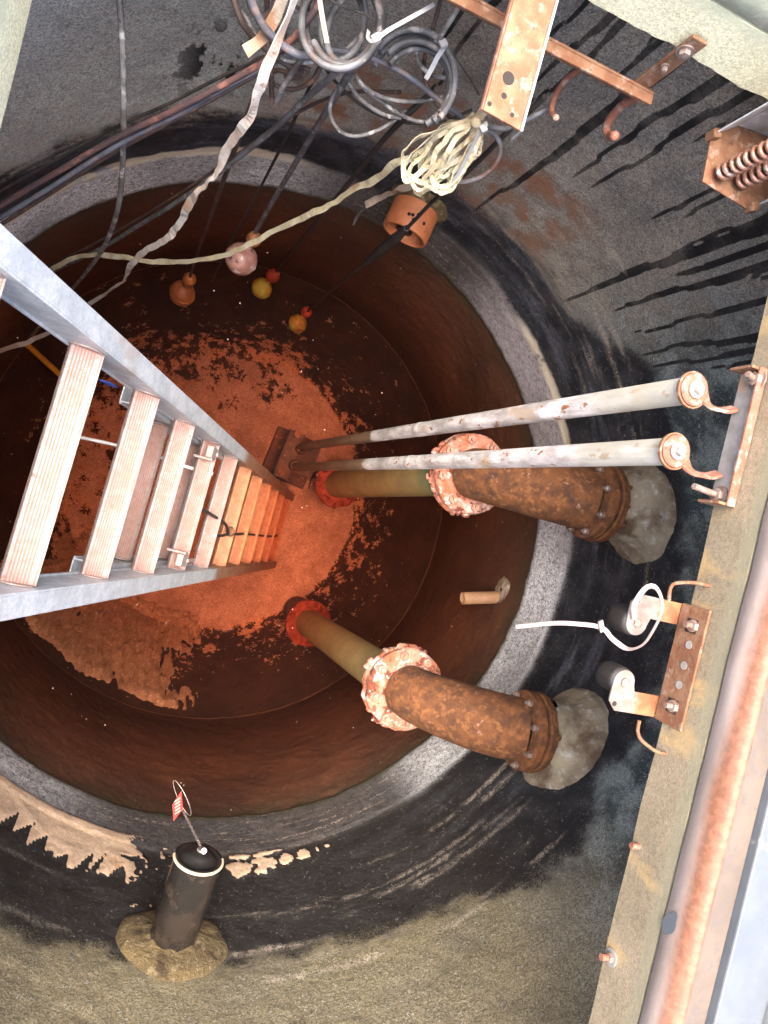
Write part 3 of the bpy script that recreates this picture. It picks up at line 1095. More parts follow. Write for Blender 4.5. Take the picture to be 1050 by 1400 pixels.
# ------------------------------------------------------------------ ladder
def build_ladder():
    P0, d, w = V((-.57, .061, 1.401)), V((.099, -.023, -.318)), V((.016, .411, -.032))
    n = V((.954, -.014, .298))                 # towards the upper face
    wd = w.normalized()
    n = (n - wd * n.dot(wd)).normalized()
    du = d.normalized()
    L = thing("extension_ladder", "aluminium extension ladder leaning down into the brown water", "ladder", P0 + d * 10.2)
    half = w.length / 2

    def side_rail(s, off, k0, k1, inset):
        b = MB()
        a0, a1 = P0 + d * k0 - n * off, P0 + d * k1 - n * off
        e = wd * s
        base = half - inset
        c, h = (a0 + a1) / 2, (a1 - a0) / 2
        b.box(c + e * (base + .002), h, e * .002, n * .036)                       # web
        b.box(c + e * (base + .0235) + n * .0345, h, e * .0195, n * .0018)        # upper flange
        b.box(c + e * (base + .0235) - n * .0345, h, e * .0195, n * .0018)        # lower flange
        b.box(c + e * (base + .0415) + n * .030, h, e * .0015, n * .0028)
        b.box(c - e * (-base + .0022) - n * .033, h, e * .0022, n * .0028)          # inner lip
        return b.build("side_rail", M['ladder_rail'], L, .0008)

    for s in (1, -1):
        side_rail(s, 0, -2.6, 10.25, 0)
        side_rail(s, .083, 1.5, 4.1, .012)

    def rung(k, off, ln):
        c = P0 + d * k - n * off
        fw, fh = .021, .012
        up = (n * .62 - du * .78).normalized()        # tread turned level
        fr = wd.cross(up).normalized()
        fw = .0265
        b = MB()
        b.box(c - up * .010, fr * fw, wd * ln, up * .010)
        r = b.build("rung", M['rung'], L, .0025)
        g = MB()
        for q in range(7):
            g.box(c + fr * (fw * (-.72 + q * .205)) + up * .0006, fr * .0009, wd * (ln - .002), up * .0008)
        g.build("groove", M['groove'], r)
        g = MB()
        sgn = 1 if fr.x > 0 else -1
        g.box(c + fr * sgn * (fw + .0008) - up * .010, fr * .0016, wd * ln, up * .0115)
        g.build("edge", M['rung_lip'], r, .0006)
        for s in (1, -1):
            g = MB()
            g.disc(c + wd * s * (ln - .002) - up * .010, wd * s, .030, .0025, 14)
            g.build("swage", M['rung_lip'], r)

    for k in range(-2, 11):
        rung(k, 0, half - .001)
    for k in (2.16, 3.28):
        rung(k, .083, half - .016)
    # rung locks at the foot of the rear section
    for s in (1, -1):
        c = P0 + d * 3.0 + wd * s * (half - .035) + n * .016
        b = MB()
        b.box(c - du * .030, du * .03, wd * .018, n * .010)
        b.box(c + du * .042 + n * .006, du * .048, wd * .006, n * .009)
        b.box(c - du * .03 - wd * s * .022 - n * .02, du * .012, wd * .004, n * .03)
        b.build("rung_lock", M['rung'], L, .002)
    # sticker
    b = MB()
    p = atd(170, 533, 1.5)
    st = P0 + d * .92 - n * .075 + wd * (half - .005)
    b.box(st, du * .022, wd * .0012, n * .012)
    b.build("blue_sticker", M['blue'], L)
    return P0, d, w, n, wd, du, half


LP0, Ld, Lw, Ln, Lwd, Ldu, Lhalf = build_ladder()


# ------------------------------------------------------------------ pipes
def bolts_ring(parent, c, axis, rad, n, size, mat, phase=0.0, h=.016, skip=()):
    x, y, dd = frame(V(axis))
    for k in range(n):
        if k in skip:
            continue
        a = 2 * math.pi * k / n + phase
        p = V(c) + (x * math.cos(a) + y * math.sin(a)) * rad
        b = MB()
        b.lathe(p, dd, [(1e-4, 0), (size, 0), (size, h * .8), (size * .75, h), (1e-4, h)], 6)
        b.lathe(p + dd * h, dd, [(size * .5, 0), (size * .5, h * .5), (1e-4, h * .55)], 8)
        b.build("bolt", mat, parent)


def lumps(b, c, axis, rad, n, smin, smax, thick):
    x, y, dd = frame(V(axis))
    for k in range(n):
        a = rnd.uniform(0, 2 * math.pi)
        rr = rad * rnd.uniform(.84, 1.04)
        p = V(c) + (x * math.cos(a) + y * math.sin(a)) * rr + dd * rnd.uniform(-thick, thick)
        b.sphere(p, rnd.uniform(smin, smax), 7, 5, .5, (rnd.uniform(.7, 1.2), rnd.uniform(.7, 1.2), rnd.uniform(.7, 1.2)))


def discharge_pipe(label, base, mid, wf, wall):
    base, mid, wf, wall = V(base), V(mid), V(wf), V(wall)
    T = thing("discharge_pipe", label, "pipe", (base.x, base.y, FLOOR), "rusty discharge pipes")
    up = (mid - base).normalized()
    ri = MB()
    ri.tube([base, base.lerp(mid, .5), mid - up * .03], .083, 28)
    ri.build("riser", M['olive_pipe'], T)
    # base elbow on the floor and its red flange
    be = MB()
    be.tube([base - up * .02, V((base.x, base.y, bench_z(math.hypot(base.x, base.y)) - .06))], .092, 20)
    be.build("base_spool", M['dark_iron'], T)
    fl = MB()
    fl.lathe(base - up * .03, up, [(.08, 0), (.142, 0), (.145, .006), (.145, .028), (.14, .034), (.08, .034)], 32, False, .05, True)
    lumps(fl, base, up, .135, 26, .010, .018, .016)
    f1 = fl.build("base_flange", M['redcrust'], T)
    bolts_ring(f1, base + up * .006, up, .124, 8, .021, M['red_bolt'], .2, .02)
    # elbow, the axis turning from the riser to the wall
    hz = V((wall.x - mid.x, wall.y - mid.y, 0)).normalized()
    c0 = mid + up * .04
    ctrl = V((mid.x, mid.y, wf.z - .05)) + hz * .05
    el = []
    e1 = wf - hz * .035
    for i in range(17):
        t = i / 16
        k = .42
        p1, p2 = c0.lerp(ctrl, k), e1.lerp(ctrl, k)
        el.append(c0 * (1 - t) ** 3 + p1 * 3 * t * (1 - t) ** 2 + p2 * 3 * t * t * (1 - t) + e1 * t ** 3)
    eb = MB()
    eb.tube(el, [.094 + .012 * min(1, i / 10) for i in range(17)], 32, True, .015)
    eb.build("elbow", M['rust'], T)
    # crusted pair of flanges on top of the riser
    fm = MB()
    fm.lathe(mid - up * .030, up, [(.08, 0), (.150, 0), (.157, .008), (.157, .024), (.152, .030), (.08, .030)], 36, False, .10, True)
    lumps(fm, mid - up * .012, up, .150, 70, .005, .016, .020)
    lumps(fm, mid - up * .012, up, .146, 14, .014, .024, .014)
    f2 = fm.build("lower_flange", M['crust'], T)
    bolts_ring(f2, mid - up * .03, -up, .126, 8, .014, M['crust'], .3)
    fm = MB()
    fm.lathe(mid + up * .004, up, [(.08, 0), (.148, 0), (.152, .006), (.152, .026), (.146, .032), (.10, .036), (.08, .036)], 36, False, .06, True)
    lumps(fm, mid + up * .022, up, .142, 50, .003, .010, .010)
    f3 = fm.build("upper_flange", M['crust'], T)
    bolts_ring(f3, mid + up * .035, up, .126, 8, .018, M['crust_bolt'], .3, .02)
    # flanges at the wall
    fw = MB()
    fw.lathe(wf - hz * .045, hz, [(.09, -.004), (.122, 0), (.132, .006), (.134, .028), (.129, .032), (.09, .032)], 36, False, .03, True)
    f4 = fw.build("wall_flange", M['rust'], T)
    bolts_ring(f4, wf - hz * .047, -hz, .115, 8, .012, M['bolt'], .39)
    fw = MB()
    fw.lathe(wf - hz * .004, hz, [(.09, 0), (.130, 0), (.135, .005), (.133, .028), (.122, .036), (.09, .036)], 36, False, .04, True)
    lumps(fw, wf + hz * .03, hz, .120, 22, .005, .013, .008)
    fw.build("wall_flange", M['rust'], T)
    sp = MB()
    sp.tube([wf + hz * .02, wall + hz * .10], .094, 28, True)
    sp.build("wall_pipe", M['grout_grey'], T)
    rd = V((wall.x, wall.y, 0)).normalized()
    gr = MB()
    vs, fs = [], []
    K = 44
    tx = V((-rd.y, rd.x, 0))
    key = ((.094, .135), (.102, .090), (.120, .055), (.148, .030), (.180, .014), (.198, -.012))
    rows = [(key[i][0] + (key[i + 1][0] - key[i][0]) * f / 4, key[i][1] + (key[i + 1][1] - key[i][1]) * f / 4) for i in range(5) for f in range(4)] + [key[5]]
    K = 96
    for j, (rr, hh) in enumerate(rows):
        for k in range(K):
            a = 2 * math.pi * k / K
            q = rr * (1 + ((.08 * mn.noise(V((math.cos(a) * 1.6 + wall.y * 5, math.sin(a) * 1.6, .3))) + .025 * mn.noise(V((math.cos(a) * 7, math.sin(a) * 7, wall.y)))) * min(1, j / 8)))
            lat, ver = math.cos(a) * q, math.sin(a) * q
            # follow the curve of the wall
            ang = math.atan2(wall.y, wall.x) + lat / R
            h2 = hh * (1 + .18 * mn.noise(V((math.cos(a) * 2.4, math.sin(a) * 2.4, rr * 18 + wall.y)))) + .004 * mn.noise(V((lat * 40, ver * 40, 1.0))) + .002 * mn.noise(V((lat * 110, ver * 110, 2.0)))
            vs.append(V((math.cos(ang) * (R - h2), math.sin(ang) * (R - h2), wall.z + ver)))
    for j in range(len(rows) - 1):
        for k in range(K):
            k2 = (k + 1) % K
            fs.append((j * K + k, j * K + k2, (j + 1) * K + k2, (j + 1) * K + k))
    gr.add(vs, fs, True)
    gr.build("grout_collar", M['grout_grey'], T)


w2 = V((1.105, -.505, .66))
discharge_pipe("rusty elbow pipe nearer the black capped pipe, lower of the two discharge pipes", atz(422, 852, -1.45), atz(551, 940, .30), atz(724, 999, .66), w2)
w1 = V((1.172, .330, .66))
discharge_pipe("rusty elbow pipe passing beneath the two pale guide rails", atz(462, 662, -1.45), atz(640, 648, .30), atz(818, 688, .66), w1)


# guide rails
def guide_rail(label, top, bot, side):
    top, bot = V(top), V(bot)
    d = (top - bot).normalized()
    T = thing("guide_rail", label, "guide rail", bot, "guide rails")
    b = MB()
    b.tube([bot.lerp(top, i / 24) for i in range(25)], .0235, 24, True)
    b.build("pipe", M['guide_rail'], T)
    b = MB()
    b.lathe(bot.lerp(top, .605), d, [(.0232, 0), (.0246, .004), (.0246, .045), (.0232, .05)], 24, True)
    b.build("coupling_band", M['guide_rail'], T)
    b = MB()
    b.lathe(top - d * .004, d, [(.0, -.0), (.027, 0), (.0275, .003), (.0275, .007), (.025, .009), (.0001, .009)], 24)
    c = b.build("end_cap", M['rust_pink'], T)
    b = MB()
    b.disc(top + d * .0055, d, .0155, .004, 18, .001)
    b.build("washer", M['steel'], c)
    b = MB()
    b.lathe(top + d * .0095, d, [(1e-4, 0), (.009, 0), (.009, .008), (.006, .0095), (1e-4, .0095)], 6)
    b.build("bolt_head", M['steel'], c)
    return top, d


rt1, rd1 = guide_rail("pale scaled guide rail pipe, upper one of the pair", atz(948, 533, 1.72), atz(411, 611, -1.45), 1)
rt2, rd2 = guide_rail("pale scaled guide rail pipe, lower one of the pair", atz(923, 617, 1.72), atz(405, 639, -1.45), -1)

# bracket holding both rails
BR = thing("rail_bracket", "rusty steel bracket holding the two guide rails to the concrete edge", "bracket", (X1, .39, SLAB0))
b = MB()
b.box2((X1 - .0085, .262, SLAB0 + .002), (X1 - .0025, .50, SLAB0 + .048))
b.build("back_plate", M['galv_bracket'], BR, .0015)
b = MB()
b.box2((X1 - .020, .262, SLAB0 + .049), (X1 - .003, .50, SLAB0 + .054))
b.build("top_flange", M['rust_pink'], BR, .001)
for ya in (.262, .50):
    b = MB()
    s = -1 if ya < .4 else 1
    b.box2((X1 - .034, min(ya, ya - s * .005), SLAB0 + .002), (X1 - .009, max(ya, ya - s * .005), SLAB0 + .05))
    b.build("end_lug", M['rust_pale'], BR, .001)


def strap_arm(a, b_, mid1, mid2, wdt, name):
    bb = MB()
    pts = smooth_path([a, mid1, mid2, b_], 6)
    bb.ribbon(pts, wdt, .006, [0.0 + 1.25 * min(1, i / (len(pts) * .45)) for i in range(len(pts))], (0.05, 0, 1))
    bb.build(name, M['rust_pink'], BR, .001)


for top, dd, ty, sg in ((rt1, rd1, .445, 1), (rt2, rd2, .305, -1)):
    a = top + V((.022, .004 * sg - .006, -.002))
    e = V((X1 - .012, ty - .012 * sg, SLAB0 + .012))
    strap_arm(a, e, a.lerp(e, .3) + V((0, -.012, 0)), a.lerp(e, .72) + V((0, -.010, -.002)), .022, "strap_arm")
    b = MB()
    b.lathe(top - dd * .006, dd, [(.0285, 0), (.0315, .001), (.0315, .006), (.0285, .007)], 24, False, 0, True)
    b.build("rail_ring", M['rust_pale'], BR)
for px, ln in (((985, 678), .05), ((1037, 520), .016)):
    p = atx(*px, X1 - .009)
    b = MB()
    b.disc(p, (-1, 0, 0), .017, .003, 18)
    b.lathe(p + V((-.003, 0, 0)), (-1, 0, 0), [(1e-4, 0), (.0115, 0), (.0115, .010), (1e-4, .010)], 6)
    b.tube([p + V((-.013, 0, 0)), p + V((-.013 - ln, .002, .004))], .0055, 10)
    b.build("anchor_bolt", M['bolt'], BR)

# second bracket with two rubber plugs
B2 = thing("plug_bracket", "rusty two-armed bracket with a black rubber plug under each arm", "bracket", (X1, -.02, SLAB0))
zt = SLAB0 + .060
q0, q1 = -.122, .086
b = MB()
b.box2((X1 - .0075, q0, SLAB0 - .004), (X1 - .0025, q1, zt))
pl = b.build("back_plate", M['rust_pale'], B2, .0015)
for yy in (.052, -.088):
    s = MB()
    s.box2((X1 - .0085, yy - .012, SLAB0 + .018), (X1 - .0078, yy + .012, SLAB0 + .042))
    s.build("slot", M['hole'], pl)
    s = MB()
    s.lathe((X1 - .0085, yy + .001, SLAB0 + .036), (-1, 0, 0), [(1e-4, 0), (.0105, 0), (.0105, .008), (1e-4, .008)], 6)
    s.tube([(X1 - .0165, yy + .001, SLAB0 + .036), (X1 - .028, yy + .001, SLAB0 + .036)], .005, 8)
    s.build("bolt", M['bolt'], pl)
for yy in (.020, -.016, -.05):
    s = MB()
    s.disc((X1 - .0078, yy, SLAB0 + .034), (-1, 0, 0), .0072, .0006, 14)
    s.build("hole", M['galv_bracket'], pl)
zA = SLAB0 - .006


def arm(y_in0, y_in1, tip, s, label):
    """flat arm running out from the plate and hooking towards its neighbour"""
    m = MB()
    xa = X1 - .003
    t = V(tip)
    poly = [V((xa, y_in0, zA)), V((xa, y_in1, zA)), V((t.x + .022, y_in1 - s * .0, zA))]
    # round end at the plug
    arc = []
    for i in range(13):
        a = -math.pi * .5 * s + (math.pi * i / 12) * -s if False else 0
    r = .0215
    inner = V((t.x + .020, t.y, zA))
    m_pts = [(xa, y_in0), (xa, y_in1), (t.x + .030, y_in1)]
    # end cap points round the tip centre
    a0 = math.atan2(0, 1)
    if s > 0:
        angs = [0 - math.pi * i / 10 for i in range(11)]
    else:
        angs = [0 + math.pi * i / 10 for i in range(11)]
    m_pts += [(t.x + .004 + r * math.cos(a), t.y + r * math.sin(a)) for a in angs]
    m_pts += [(t.x - .0175, y_in0 - s * .016), (t.x - .002, y_in0)]
    m.prism([V((p[0], p[1], zA)) for p in m_pts], (0, 0, -.0045))
    o = m.build("arm", M['arm'], B2, .001)
    g = MB()
    g.disc((t.x - .006, y_in0 - s * .012, zA + .0002), (0, 0, 1), .0045, .0006, 12)
    g.build("hole", M['hole'], o)
    g = MB()
    g.lathe((t.x + .004, t.y, zA), (0, 0, 1), [(1e-4, 0), (.0085, 0), (.0085, .004), (.005, .006), (1e-4, .006)], 6)
    g.build("bolt", M['bolt'], o)
    g = MB()
    g.lathe((t.x + .004, t.y, zA - .0045), (0, 0, -1), [(1e-4, 0), (.0225, 0), (.0245, .008), (.0245, .040), (.022, .048), (1e-4, .048)], 24, True)
    g.build("rubber_plug", M['rubber'], B2)


def arm_material():
    t = NT('worn_arm_paint')
    x, y, z = t.sep()
    n = t.noise(t.co, 40, 5, .6)
    pink = t.mix(t.smooth(n, .4, .62), (.17, .142, .127), (.135, .098, .08))
    rust = t.mix(t.smooth(n, .42, .6), (.26, .10, .042), (.18, .06, .023))
    h = t.add(x, t.mul(t.sub(n, .5), .03))
    return t.done(t.mix(t.smooth(h, .435, .455), pink, rust), .65, .1, n, .3, .002)


M['arm'] = arm_material()
arm(.084, .046, (.404, .034, 0), 1, '')
arm(-.121, -.083, (.408, -.070, 0), -1, '')

# zip tie hanging round the upper arm
zt_ = [(868, 848, 1.165), (868, 826, 1.155), (884, 803, 1.14), (899, 806, 1.13), (906, 832, 1.13), (893, 862, 1.14), (878, 882, 1.16), (858, 887, 1.18), (838, 874, 1.19), (822, 858, 1.20), (790, 853, 1.21), (755, 852, 1.22), (705, 857, 1.235)]
Z = thing("zip_tie", "long stained zip tie looped round the arm of the plug bracket", "zip tie", atd(822, 858, 1.2))
b = MB()
zp = smooth_path([atd(*p) for p in zt_], 5)
b.ribbon(zp, .0085, .0016, [.9 - .9 * min(1, i / 40) for i in range(len(zp))])
b.build("strip", M['zip_pink'], Z)
b = MB()
b.box(atd(822, 856, 1.199), ROT @ V((.004, .002, 0)), ROT @ V((-.002, .0095, 0)), ROT @ V((0, 0, .004)))
b.build("head", M['zip_pink'], Z, .001)

# bent wires behind that bracket
for lab, pts in (("bent rusty wire sticking out above the plug bracket", [(914, 822, 1.17), (917, 803, 1.17), (926, 797, 1.165), (952, 797, 1.155)]),
                 ("bent rusty wire sticking out below the plug bracket", [(874, 985, 1.18), (872, 1000, 1.18), (878, 1013, 1.175), (899, 1028, 1.165)])):
    b = MB()
    pp = [atd(*p) for p in pts]
    pp.append(V((X1 + .01, pp[-1].y, max(pp[-1].z, SLAB0 + .01))))
    b.tube(smooth_path(pp, 5), .0032, 8)
    tag(b.build("bent_wire", M['rust_pale'], None), lab, "wire", "bent wires beside the plug bracket")

# loose anchor bolts in the slab edge
for lab, px, ln, ws in (("short rusty anchor stud in the concrete edge, without washer", (872, 1157), .014, 0), ("long anchor bolt with a round washer in the concrete edge", (836, 1309), .022, 1)):
    p = atx(*px, X1 - .001)
    T = thing("anchor_bolt", lab, "bolt", p, "anchor bolts in the concrete edge")
    b = MB()
    b.lathe(p + V((.008, 0, 0)), (-1, 0, 0), [(.0001, 0)] + [(.0058 if i % 2 else .0048, .002 * i) for i in range(1, int((ln + .008) / .002) + 1)] + [(1e-4, ln + .008)], 10)
    b.build("stud", M['rust_pink'], T)
    if ws:
        b = MB()
        b.disc(p, (-1, 0, 0), .0145, .0025, 18)
        b.build("washer", M['galv_bracket'], T)
        b = MB()
        b.lathe(p + V((-.0025, 0, 0)), (-1, 0, 0), [(1e-4, 0), (.0085, 0), (.0085, .007), (1e-4, .007)], 6)
        b.build("nut", M['bolt'], T)

# pump seat at the foot of the rails
foot = (atz(411, 611, -1.45) + atz(405, 639, -1.45)) / 2
PS = thing("pump_seat", "dark slimy pump seat under the foot of the guide rails", "pump seat", (foot.x, foot.y, FLOOR))
ax = V((.15, .99, 0)).normalized()
ay = V((.99, -.15, 0))
b = MB()
b.box(foot + V((-.05, 0, -.06)), ax * .15, ay * .05, V((0, 0, .02)))
b.box(foot + V((.05, 0, -.085)), ax * .10, ay * .075, V((0, 0, .015)))
b.build("claw_plate", M['dark_iron'], PS, .006)
b = MB()
b.box(foot + V((.02, 0, -.245)), ax * .06, ay * .05, V((0, 0, .155)))
b.box(V((foot.x + .02, foot.y, FLOOR + .03)), ax * .16, ay * .15, V((0, 0, .03)))
b.build("pedestal", M['dark_iron'], PS, .006)
for s in (-1, 1):
    b = MB()
    b.lathe(foot + ax * (.055 * s) + V((0, 0, -.045)), (0, 0, 1), [(.034, 0), (.034, .05), (.027, .06), (.02, .06)], 16)
    b.build("rail_socket", M['dark_iron'], PS)
    b = MB()
    b.lathe(foot + ax * (.125 * s) + ay * -.055 + V((0, 0, -.04)), (0, 0, 1), [(1e-4, 0), (.022, 0), (.022, .022), (1e-4, .024)], 6)
    b.build("bolt", M['rust_pale'], PS)
p = atz(431, 664, -1.55)
b = MB()
b.box(p, ax * .035, ay * .035, V((0, 0, .012)))
b.lathe(p + V((0, 0, .012)), (0, 0, 1), [(1e-4, 0), (.022, 0), (.022, .02), (1e-4, .022)], 6)
b.tube([p, p + V((.03, 0, -.15))], .02, 8)
b.build("anchor_foot", M['dark_iron'], PS)

# black capped inlet pipe
IP = thing("capped_pipe", "black capped plastic pipe poking out of the wall through tan grout", "pipe", (-.05, -R, .74))
pa, pe = V((-.072, -1.25, .735)), atz(272, 1172, .765)
d = (pe - pa).normalized()
b = MB()
b.tube([pa.lerp(pe, i / 8) for i in range(9)], .067, 40, False)
b.build("pipe", M['black_pipe'], IP)
b = MB()
b.lathe(pe, d, [(.067, -.002), (.067, .0), (.057, .001), (.053, -.005), (.036, .012), (.020, .019), (1e-4, .020)], 40, True)
cap = b.build("end_plug", M['cap'], IP)
x, y, _ = frame(d)
upv = (V((0, 0, 1)) - d * d.z).normalized()
sx = d.cross(upv)
pts = [pe - d * .003 + (sx * math.cos(a) + upv * math.sin(a)) * .068 for a in [math.pi * (i / 28) * 1.06 - .1 for i in range(29)]]
b = MB()
b.tube(pts, .0042, 8)
b.build("sealant_bead", M['bead'], IP)
hub = pe + d * .020
b = MB()
b.disc(hub, d, .013, .006, 16, .002)
b.build("hub", M['steel'], cap)
b = MB()
vp = hub + d * .008 + upv * .006
b.tube([vp, vp + (d * .55 + upv).normalized() * .05], .004, 8)
b.disc(vp + (d * .55 + upv).normalized() * .026, (d * .55 + upv), .008, .006, 10)
b.build("valve_stem", M['steel'], cap)
b = MB()
vs, fs = [], []
K = 56
for j, (rr, hh) in enumerate(((.060, .040), (.070, .034), (.090, .028), (.118, .020), (.140, .010), (.150, -.01))):
    for k in range(K):
        a = 2 * math.pi * k / K
        q = rr * (1 + (.16 * mn.noise(V((math.cos(a) * 1.5 + 4, math.sin(a) * 1.5, j * .1))) if j > 1 else 0))
        lat, ver = math.cos(a) * q, math.sin(a) * q
        ang = math.radians(-93.2) + (lat * 1.04) / R
        rr_ = R - hh * (1 + .3 * mn.noise(V((math.cos(a) * 4, math.sin(a) * 4, j))))
        vs.append(V((math.cos(ang) * rr_, math.sin(ang) * rr_, .735 + ver - .005)))
for j in range(5):
    for k in range(K):
        k2 = (k + 1) % K
        fs.append((j * K + k, j * K + k2, (j + 1) * K + k2, (j + 1) * K + k))
b.add(vs, fs, True)
b.build("grout_collar", M['grout'], IP)

# chain hanging from the plug with a key ring and a red tag
ct = hub + d * .012 - upv * .008 - sx * .006
end = atd(250, 1108, 2.22)
CH = thing("tag_chain", "thin steel chain hanging from the capped pipe with ring and red tag", "chain", end)
b = MB()
nl = 17
dirc = (end - ct).normalized()
x1, y1, _ = frame(dirc)
for i in range(nl):
    c = ct.lerp(end, (i + .5) / nl)
    hl = (end - ct).length / nl * .72
    wv = x1 if i % 2 else y1
    pts = [c + dirc * (hl * math.cos(a)) + wv * (.0042 * math.sin(a)) for a in [2 * math.pi * q / 10 for q in range(10)]]
    b.tube(pts, .0013, 5, False, 0, True)
b.build("link", M['chain'], CH)
rc = atd(249, 1091, 2.25)
e1, e2 = (atd(238, 1067, 2.25) - rc), (ROT @ V((.022, .012, 0.02)))
b = MB()
b.tube([rc + e1 * math.cos(a) + e2 * math.sin(a) * .8 for a in [2 * math.pi * q / 36 for q in range(36)]], .0015, 6, False, 0, True)
b.build("ring", M['chain'], CH)
tc = atd(243, 1102, 2.23)
tu, tv = ROT @ V((.018, .012, .0)), ROT @ V((-.004, .036, -.01))
tn = tu.cross(tv).normalized()
b = MB()
b.prism([tc - tu * .75 - tv * 1.0 , tc + tu * .9 - tv * .5, tc + tu * .75 + tv * 1.0, tc - tu * .9 + tv * .4], tn * .0015)
tg = b.build("tag", M['tagred'], CH)
b = MB()
for i in range(5):
    c = tc + tn * .0021 - tv * (.5 - i * .25)
    b.box(c, tu * (.45 if i % 2 else .52), tv * .055, tn * .0003)
b.build("print", M['tagwhite'], tg)

# orange pipe stub with drilled holes
OS = thing("pipe_stub", "orange drilled pipe stub in the wall under the rope hank", "pipe", (.23, 1.19, .28))
wdir = V((-.19, -.98, 0)).normalized()
wp = V((.235, 1.20, .335))
mouth = wp + wdir * .13
mouth.z -= .012
ad = (mouth - wp).normalized()
b = MB()
b.lathe(wp - ad * .04, ad, [(.084, 0), (.084, .165), (.082, .168), (.074, .168), (.073, .164), (.073, .02), (.01, .015)], 40, True)
b.build("pipe", M['clay'], OS)
upv2 = (V((0, 0, 1)) - ad * ad.z).normalized()
sx2 = ad.cross(upv2)
for lat, al in ((-.35, .085), (-.10, .075), (-.2, .088), (.0, .098), (.38, .085)):
    a = lat
    rv = upv2 * math.cos(a) + sx2 * math.sin(-a)
    b = MB()
    b.disc(wp + ad * (.125 - al + .045) + rv * .0832, rv, .0062, .0016, 12)
    b.build("hole", M['hole'], OS)
b = MB()
b.tube([wp + ad * .02 + V((0, 0, -.04)), wp + ad * .10 + V((0, 0, -.042))], .030, 14)
b.build("inner_plug", M['rubber'], OS)
b = MB()
vs, fs = [], []
for j, (rr, hh) in enumerate(((.082, .03), (.10, .018), (.115, -.008))):
    for k in range(30):
        a = 2 * math.pi * k / 30
        q = rr * (1 + .12 * mn.noise(V((math.cos(a) * 2, math.sin(a) * 2, j))))
        ang = math.atan2(wp.y, wp.x) + math.cos(a) * q / R
        vs.append(V((math.cos(ang) * (R - hh), math.sin(ang) * (R - hh), wp.z + math.sin(a) * q)))
for j in range(2):
    for k in range(30):
        k2 = (k + 1) % 30
        fs.append((j * 30 + k, j * 30 + k2, (j + 1) * 30 + k2, (j + 1) * 30 + k))
b.add(vs, fs, True)
b.build("grout_collar", M['grout'], OS)

# small tan stub below the water
ST = thing("pipe_stub", "small tan pipe stub under the brown water between the discharge pipes", "pipe", (1.21, -.14, -.2))
sa, se = V((1.235, -.150, -.205)), atz(632, 818, -.205)
b = MB()
dd = (se - sa).normalized()
b.lathe(sa, dd, [(.029, 0), (.029, (se - sa).length), (.024, (se - sa).length), (.024, .03), (1e-4, .03)], 20, True)
b.build("pipe", M['stub'], ST)
b = MB()
b.lathe((1.222, -.115, -.185), (-1, .1, 0), [(.01, .012), (.06, .009), (.078, .0)], 24, True, .2)
b.build("grout_patch", M['grout_grey'], ST)

# ------------------------------------------------------------------ hatch hardware top right
RK = thing("cable_rack", "rusty cable hook rack bolted to the pale concrete edge", "rack", (.05, .93, 1.62))
yb = Y1 - .006
arm_top, arm_bot = aty(958, 45, yb), aty(872, 122, yb)
b = MB()
da = V((0, 0, 1))
b.box2((.196, yb - .0055, 1.603), (.226, yb, 1.765))
b.build("upright", M['rust_pale'], RK, .002)
b = MB()
b.box2((-.62, yb - .012, 1.600), (.237, yb - .0065, 1.633))
b.box2((-.62, yb - .030, 1.627), (.237, yb - .0125, 1.633))
b.build("crossbar", M['rust_pale'], RK, .0015)
for zz, ss in ((1.735, 1), (1.690, .55)):
    b = MB()
    b.disc((.209, yb - .0055, zz), (0, -1, 0), .0145 * ss, .0025, 16)
    b.lathe((.209, yb - .008, zz), (0, -1, 0), [(1e-4, 0), (.0095 * ss, 0), (.0095 * ss, .007), (1e-4, .008)], 6)
    b.build("bolt", M['bolt'], RK)


def hook(pts, r):
    b = MB()
    p = smooth_path(pts, 6)
    b.tube(p, r, 10)
    b.sphere(pts[-1], r * 1.18, 10, 6)
    return b.build("hook", M['rust_pink'], RK)


hook([V((.222, yb - .010, 1.605)), aty(852, 143, .935), aty(836, 160, .93), aty(829, 175, .92), aty(833, 186, .905), aty(840, 186, .885)], .0078)
hook([V((.105, yb - .010, 1.61)), aty(775, 108, .935), aty(762, 125, .93), aty(755, 143, .92), aty(755, 156, .905), aty(760, 161, .89)], .0055)

# flat perforated bar reaching out over the opening
PB = thing("perforated_bar", "rusty flat bar with drilled holes reaching over the cables", "bar", (-.06, Y1, 1.76))
zb_ = 1.765
e0, e1 = atz(661, 150, zb_), atz(711, 178, zb_)
ed = (atz(760, 0, zb_) - e1).normalized()
far = .42
b = MB()
b.prism([e0, e1, e1 + ed * far, e0 + ed * far], (0, 0, -.005))
wv = (e1 - e0).normalized()
bar = b.build("bar", M['rust_pale'], PB, .001)
b = MB()
b.prism([e1 + wv * .0008, e1 + wv * .005, e1 + wv * .005 + ed * far, e1 + wv * .0008 + ed * far], (0, 0, -.030))
b.build("folded_edge", M['galv_bracket'], PB, .001)
b = MB()
b.prism([e0 - wv * .0008, e0 - wv * .003, e0 - wv * .003 + ed * far, e0 - wv * .0008 + ed * far], (0, 0, -.010))
b.build("folded_edge", M['rust_pink'], PB, .001)
for (u, v, r) in ((695, 107, .0092), (689, 131, .0042), (669, 142, .0032), (700, 157, .0032)):
    b = MB()
    b.disc(atz(u, v, zb_) + V((0, 0, .0002)), (0, 0, 1), r, .0006, 18)
    b.build("hole", M['hole'], PB)

